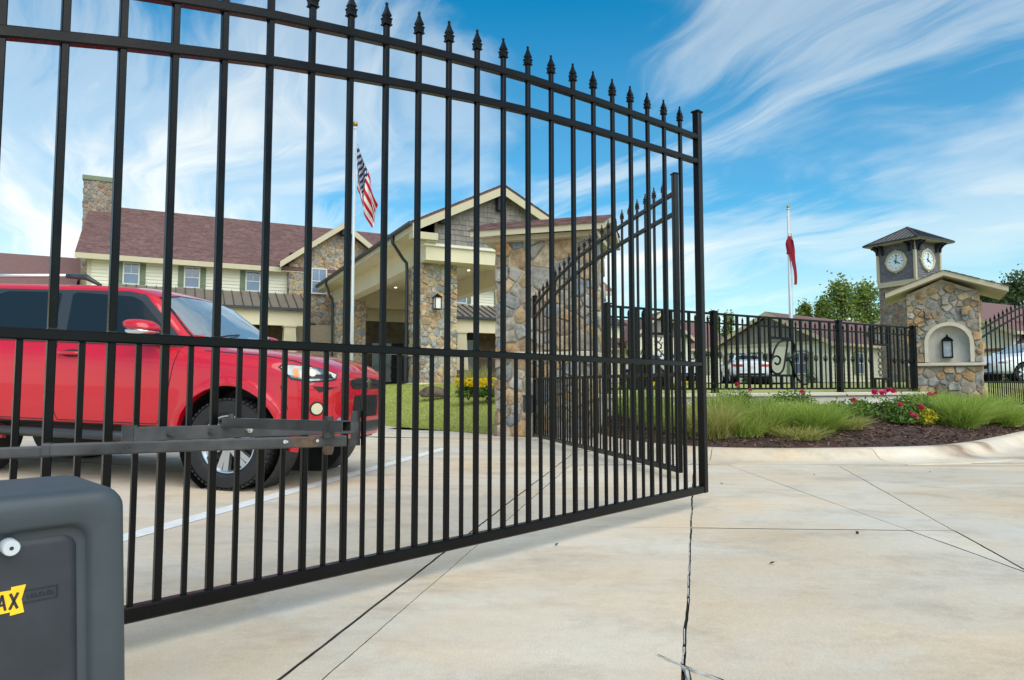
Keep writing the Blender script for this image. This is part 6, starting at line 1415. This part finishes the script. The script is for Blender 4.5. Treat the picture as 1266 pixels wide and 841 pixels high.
# ------------------------------------------------------------------ plants, trees, small things
def bed_z(x, y):
    h = BED.ray_cast(Vector((x, y, 3)), Vector((0, 0, -1))); return h[0].z if h[0] else 0.4
def grass_clump(label, x, y, h, spread, n, m, seed, z=None, group='ornamental grass clumps', base_r=0.27, w=0.0055, lean=(0, 0), m2=None):
    rng = np.random.default_rng(seed); z = bed_z(x, y) if z is None else z
    S = 5; h *= 0.80; spread *= 0.98; n = int(n * 1.25); a = rng.uniform(0, 2 * math.pi, n); r = base_r * np.sqrt(rng.random(n)); bx, by = r * np.cos(a), r * np.sin(a)
    dirn = a + rng.normal(0, 1.3, n); L = h * rng.uniform(0.35, 1.2, n); sp = spread * rng.uniform(0.1, 1.0, n) ** 0.8; droop = rng.uniform(0.1, 0.75, n) * (sp / spread)
    V = np.zeros((n, S + 1, 2, 3)); az = rng.uniform(0, math.pi, n)
    for k in range(S + 1):
        t = k / S; out = sp * t ** 1.5; hh = L * (t - droop * 0.55 * t ** 2.6); wd = w * (1 - t) ** 0.7 + 0.0008; wob = 0.02 * np.sin(3 * t + az * 5)
        px_ = bx + np.cos(dirn) * out + lean[0] * t * t + wob; py_ = by + np.sin(dirn) * out + lean[1] * t * t
        for q, sg in ((0, -1), (1, 1)):
            V[:, k, q, 0] = px_ + sg * wd * np.cos(az); V[:, k, q, 1] = py_ + sg * wd * np.sin(az); V[:, k, q, 2] = hh - 0.02
    idx = np.arange(n * (S + 1) * 2).reshape(n, S + 1, 2); F = np.stack([idx[:, :-1, 0], idx[:, :-1, 1], idx[:, 1:, 1], idx[:, 1:, 0]], -1).reshape(-1, 4)
    rnd = np.repeat(np.clip(rng.normal(0.5, 0.25, n), 0, 1), S)
    root = thing('grass_clump', label, 'ornamental grass', (x, y, z), 0, group)
    cut_ = int(n * (0.72 if m2 else 1.0)) * S
    np_mesh('blades', V.reshape(-1, 3), F[:cut_], m, rnd[:cut_], root)
    if m2: np_mesh('dry_blades', V.reshape(-1, 3), F[cut_:], m2, rnd[cut_:], root)
    return root
GC = [('tan tinged grass clump at the left end of the planting bed', 2.62, 9.15, 0.60, 0.42, 1100, 'blade_tan', None), ('green grass clump behind the tan one, under the left fence post', 2.95, 9.95, 0.60, 0.40, 1000, 'blade_green', 'blade_tan'),
      ('straw coloured grass clump between the tan clump and the bright tuft', 3.42, 9.45, 0.52, 0.44, 900, 'blade_green', 'blade_tan'), ('bright green fountain grass tuft below the letter R', 4.12, 9.50, 0.52, 0.55, 1500, 'blade_green', None),
      ('green grass clump behind the free end of the second gate leaf', 2.10, 10.1, 0.60, 0.40, 900, 'blade_green', 'blade_tan'), ('grass clump at the corner of the bed by the shingled pillar', 1.95, 10.75, 0.55, 0.35, 700, 'blade_green', None),
      ('dry straw grass sprawling over the mulch right of the bright tuft', 4.62, 9.75, 0.26, 0.42, 600, 'blade_tan', None), ('low tan grass at the kerb left of the bright tuft', 3.72, 9.05, 0.24, 0.40, 600, 'blade_tan', None), ('green grass clump against the wall between the fence posts', 3.75, 10.7, 0.44, 0.40, 900, 'blade_green', None), ('upright green grass at the kerb left of the tan clump', 2.35, 9.55, 0.50, 0.40, 900, 'blade_green', 'blade_tan'), ('fine green grass behind the bright tuft against the wall', 4.35, 10.35, 0.42, 0.40, 900, 'blade_green', 'blade_tan'), ('weedy green grass between the tan clump and the straw one', 3.05, 9.2, 0.38, 0.36, 800, 'blade_green', 'blade_tan'), ('large green fountain grass in front of the niche pillar', 7.02, 10.95, 0.66, 0.62, 1700, 'blade_green', None), ('green fountain grass to the right of the niche pillar', 7.75, 11.75, 0.60, 0.6, 1500, 'blade_green', None),
      ('spreading green fountain grass at the right edge of the photo', 8.45, 11.95, 0.50, 0.62, 1500, 'blade_green', None), ('small grass clump at the foot of the right iron gate', 9.2, 13.2, 0.55, 0.55, 1100, 'blade_green', None), ('tall grass clump against the niche pillar base', 7.9, 13.0, 0.55, 0.5, 1000, 'blade_green', None)]
for i, (lb, x, y, h, s, n, m, m2) in enumerate(GC): grass_clump(lb, x, y, h, s, n, m, 100 + i, m2=m2)
grass_clump('reddish brown ornamental grass behind the yellow flowers near the lodge', -1.0, 19.6, 0.95, 0.5, 700, 'blade_tan', 130, z=0.70)
def shrub(name, label, cat, x, y, z, rx, rz, n, leaf, m, seed, blossoms=(), group=None, fl=0.04):
    rng = np.random.default_rng(seed); root = thing(name, label, cat, (x, y, z), 0, group)
    k = max(6, n // 90); cc = rng.normal(0, 1, (k, 3)); cc /= np.linalg.norm(cc, axis=1)[:, None]; cc *= rng.uniform(0.35, 1.0, k)[:, None] ** 0.5; cc[:, 2] = np.abs(cc[:, 2])
    C = cc[rng.integers(0, k, n)] * np.array([rx, rx, rz]) * 0.85 + rng.normal(0, 1, (n, 3)) * np.array([rx, rx, rz]) * 0.17; C[:, 2] = np.maximum(C[:, 2], 0.02) + 0.03
    d = rng.normal(0, 1, (n, 3)); d[:, 2] = d[:, 2] * 0.6 + 0.3; d /= np.linalg.norm(d, axis=1)[:, None]; e = np.cross(d, rng.normal(0, 1, (n, 3))); e /= np.linalg.norm(e, axis=1)[:, None]
    L = leaf * rng.uniform(0.6, 1.3, n)[:, None]; V = np.stack([C - d * L, C + e * L * 0.5, C + d * L, C - e * L * 0.5], 1).reshape(-1, 3); np_mesh('foliage', V, np.arange(4 * n).reshape(-1, 4), m, rng.random(n), root)
    st = MB(); rg = random.Random(seed)
    for i in range(7): a = rg.uniform(0, 6.28); st.tube([(0, 0, -0.05), (rx * 0.3 * math.cos(a), rx * 0.3 * math.sin(a), rz * 0.4), (rx * 0.65 * math.cos(a), rx * 0.65 * math.sin(a), rz * 0.8)], [0.012, 0.009, 0.004], 5)
    st.build('stems', 'trunk', root)
    for bx, by, bz, r, pm in blossoms:
        r *= 1.3 if 'yellow' not in pm else 1.0
        b = MB()
        for q in range(14): 
            a = rg.uniform(0, 6.28); el = rg.uniform(-0.2, 1.4); c = (r * 0.45 * math.cos(a) * math.cos(el), r * 0.45 * math.sin(a) * math.cos(el), r * 0.45 * math.sin(el)); t1 = (-math.sin(a) * r * 0.5, math.cos(a) * r * 0.5, rg.uniform(-0.2, 0.2) * r); t2 = (math.cos(a) * 0.4 * r, math.sin(a) * 0.4 * r, 0.55 * r)
            b.add([(bx + c[0] - t1[0], by + c[1] - t1[1], bz + c[2] - t1[2]), (bx + c[0] + t2[0] * 0.2, by + c[1] + t2[1] * 0.2, bz + c[2] - r * 0.3), (bx + c[0] + t1[0], by + c[1] + t1[1], bz + c[2] + t1[2]), (bx + c[0] + t2[0], by + c[1] + t2[1], bz + c[2] + t2[2])], [(0, 1, 2, 3)], rg.random())
        b.build('blossom', pm, root)
    return root
def blooms(seed, n, rx, rz, r, m):
    g = random.Random(seed); out = []
    for _ in range(n): a = g.uniform(3.3, 6.1); out.append((rx * g.uniform(0.4, 0.95) * math.cos(a), rx * g.uniform(0.4, 0.95) * math.sin(a), rz * g.uniform(0.65, 1.15), r * g.uniform(0.8, 1.2), m))
    return out
RB = [('low rose bush with a single red bloom beside the bright grass tuft', 5.05, 10.35, 0.36, 0.34, [(-.05, -.25, .33, .045, 'petal_red')]), ('rose bush with a cluster of pink blooms under the middle fence post', 5.85, 11.15, 0.42, 0.36, [(-.14, -.30, .42, .06, 'petal_pink'), (-.03, -.33, .41, .06, 'petal_pink'), (.10, -.30, .45, .055, 'petal_pink'), (.17, -.28, .44, .05, 'petal_red')]),
      ('rose bush with small red blooms left of the yellow shrub', 5.95, 10.55, 0.34, 0.30, [(-.16, -.26, .30, .04, 'petal_pink'), (.12, -.28, .28, .035, 'petal_pink'), (.06, -.26, .12, .04, 'petal_pink'), (-.02, -.28, .17, .035, 'petal_red'), (.2, -.2, .25, .035, 'petal_red')]), ('rose bush with one faded bloom next to the niche pillar', 6.75, 11.75, 0.45, 0.36, [(.16, -.34, .37, .05, 'petal_pink'), (.34, -.2, .39, .04, 'petal_red')]),
      ('leafy rose bush between the yellow shrub and the fountain grass', 6.55, 11.05, 0.30, 0.30, []), ('sparse rose bush with a red bloom near the left fence post', 3.40, 10.6, 0.40, 0.46, [(-.02, -.28, .47, .045, 'petal_red'), (.2, -.2, .40, .03, 'petal_red')]), ('rose bush close to the wall above the bright tuft', 4.55, 11.35, 0.42, 0.34, [(.1, -.3, .34, .04, 'petal_red')])]
for i, (lb, x, y, rx, rz, bl) in enumerate(RB): shrub('rose_bush', lb, 'rose bush', x, y, bed_z(x, y), rx, rz, 1300, 0.028, 'leaf_shrub', 200 + i, bl, 'rose bushes')
shrub('yellow_shrub', 'small yellow leaved shrub among the roses', 'shrub', 6.27, 10.55, bed_z(6.27, 10.55), 0.19, 0.26, 700, 0.03, 'leaf_yellow', 230)
for i, (lb, x, y, r) in enumerate((('clump of yellow flowers at the left end of the row on the lawn', -1.15, 18.2, 0.42), ('clump of yellow flowers in the middle of the row on the lawn', -0.65, 18.0, 0.46), ('clump of yellow flowers nearest the shingled stone pillar', -0.12, 17.8, 0.42))):
    shrub('flower_clump', lb, 'flowers', x, y, 0.56, r, 0.42, 900, 0.045, 'leaf_shrub', 240 + i, blooms(i, 95, r, 0.44, 0.048, 'petal_yellow'), 'yellow flowers on the lawn')
for i, (lb, x, y) in enumerate((('row of yellow flowers behind the fence, left part', 3.2, 16.5), ('row of yellow flowers behind the fence, right part', 4.0, 16.9))):
    shrub('flower_clump', lb, 'flowers', x, y, 0.76, 0.5, 0.16, 500, 0.04, 'leaf_shrub', 250 + i, blooms(9 + i, 50, 0.5, 0.17, 0.045, 'petal_yellow'), 'yellow flowers behind the fence')
for i, (lb, x, y, r, h) in enumerate((('rounded green shrub by the cottage wall behind the letter R', 19.5, 44.5, 0.9, 0.9), ('rounded green shrub by the cottage behind the scroll panel', 24.2, 48.0, 1.0, 1.0), ('low shrub by the cottage corner behind the left fence post', 15.0, 42.3, 0.9, 0.8), ('green shrub at the corner of the pale house by the right gate', 28.4, 39.0, 1.0, 1.1))):
    shrub('shrub', lb, 'shrub', x, y, 0.95, r, h, 1500, 0.08, 'leaf_dark', 260 + i, (), 'shrubs by the cottages')
def boulder():
    b = bmesh.new(); bmesh.ops.create_icosphere(b, subdivisions=3, radius=1.0)
    for v in b.verts: k = 1 + 0.28 * noise.noise(v.co * 1.3 + Vector((3, 1, 7))) + 0.08 * noise.noise(v.co * 4); v.co = Vector((v.co.x * 0.38 * k, v.co.y * 0.28 * k, max(-0.1, v.co.z * 0.21 * k)))
    me = bpy.data.meshes.new('boulder'); b.to_mesh(me); b.free(); me.materials.append(MATS['brown_stone_dark']); o = bpy.data.objects.new('boulder', me); COL.objects.link(o); o.location = (-2.28, 20.0, 0.66); tag(o, 'brown boulder lying on the lawn before the canopy column', 'boulder')
boulder()
def tree(label, x, y, h, r, seed, m, z=0.9, leaves=5600, leaf=0.17, crown0=0.28, k=34):
    rng = np.random.default_rng(seed); g = random.Random(seed); root = thing('tree', label, 'tree', (x, y, z), 0, 'trees behind the cottages')
    t = MB(); t.tube([(0, 0, -0.2), (0.1, 0, h * 0.35), (0.05, 0.1, h * 0.8)], [h * 0.022, h * 0.016, h * 0.005], 8); cs = []
    for i in range(k):
        a = g.uniform(0, 6.28); q = g.uniform(crown0, 1.0); rr = r * (1.05 - 0.75 * (q - crown0) / (1 - crown0)) * g.uniform(0.35, 1.0); c = (rr * math.cos(a), rr * math.sin(a), q * h * 0.95); cs.append(c)
        t.tube([(0.05, 0, max(0.2, q - 0.22) * h * 0.9), (c[0] * 0.5, c[1] * 0.5, q * h * 0.86), c], [h * 0.007, h * 0.004, h * 0.0015], 5)
    t.build('trunk', 'trunk', root)
    cs = np.array(cs); C = cs[rng.integers(0, k, leaves)] + rng.normal(0, 1, (leaves, 3)) * np.array([r * 0.17, r * 0.17, h * 0.055]); d = rng.normal(0, 1, (leaves, 3)); d /= np.linalg.norm(d, axis=1)[:, None]; e = np.cross(d, rng.normal(0, 1, (leaves, 3))); e /= np.linalg.norm(e, axis=1)[:, None]; L = leaf * rng.uniform(0.6, 1.4, leaves)[:, None]
    V = np.stack([C - d * L, C + e * L * 0.6, C + d * L, C - e * L * 0.6], 1).reshape(-1, 3); np_mesh('crown', V, np.arange(4 * leaves).reshape(-1, 4), m, rng.random(leaves), root)
for i, (lb, px_, Y, h, r, m) in enumerate((('tallest green tree left of the clock tower', 1043, 75, 11.4, 2.5, 'leaf_green'), ('green tree close to the left side of the clock tower', 1074, 78, 11.4, 2.6, 'leaf_green'), ('slim green tree between the far flagpole and the tallest tree', 1020, 80, 10.2, 1.9, 'leaf_green'), ('small green tree just right of the far flagpole', 994, 82, 9.5, 1.6, 'leaf_green'),
      ('dark evergreen tree right of the gabled pillar', 1258, 62, 10.4, 2.6, 'leaf_dark'), ('low dark tree between the gabled pillar and the evergreen', 1230, 66, 9.3, 2.4, 'leaf_dark'), ('small treetop above the left fence post', 903, 84, 8.6, 1.3, 'leaf_green'), ('small treetop at the far left end of the fence', 884, 88, 8.8, 1.2, 'leaf_green'))):
    tree(lb, (px_ - 633) / 850 * Y * 1.0, Y, h, r, 300 + i, m)
def litter():
    spots = [(2.08, 4.21, 'pebble', ''), (1.9, 6.3, 'fallen_leaf', 'small dry leaf near the free end of the foreground gate'), (4.3, 7.15, 'fallen_leaf', 'small dry leaf by the gutter joint right of the planting bed centre'), (3.0, 6.9, 'fallen_leaf', 'small dry leaf on the drive in front of the bright grass tuft'), (0.25, 3.9, 'fallen_leaf', 'small dry leaf under the foreground gate bottom rail'), (1.3, 3.5, 'fallen_leaf', 'small dry leaf just right of the wide crack in the drive'), (0.72, 7.35, 'fallen_leaf', 'small dry leaf between the two gate leaves')]
    g = random.Random(12)
    for i, (x, y, k, lb) in enumerate(spots):
        if k == 'pebble':
            b = bmesh.new(); bmesh.ops.create_icosphere(b, subdivisions=2, radius=0.009)
            for v in b.verts: v.co *= 1 + 0.3 * noise.noise(v.co * 90 + Vector((i, 0, 0)))
            me = bpy.data.meshes.new('pebble'); b.to_mesh(me); b.free(); me.materials.append(MATS['dark_timber']); o = bpy.data.objects.new('pebble', me); COL.objects.link(o); o.location = (x, y, 0.008); tag(o, 'tiny dark pebble lying on the pale concrete drive', 'pebble')
        else:
            m = MB(); L = 0.017; m.add([(-L, 0, 0.004), (-0.2 * L, -0.45 * L, 0.010), (L, 0, 0.014), (-0.2 * L, 0.45 * L, 0.012), (0, 0, 0.004)], [(0, 1, 4), (1, 2, 4), (2, 3, 4), (3, 0, 4)]); o = m.build('fallen_leaf', 'rust'); o.location = (x, y, 0); o.rotation_euler = (0, 0, g.uniform(0, 6)); tag(o, lb, 'leaf', 'dry leaves on the drive')
litter()
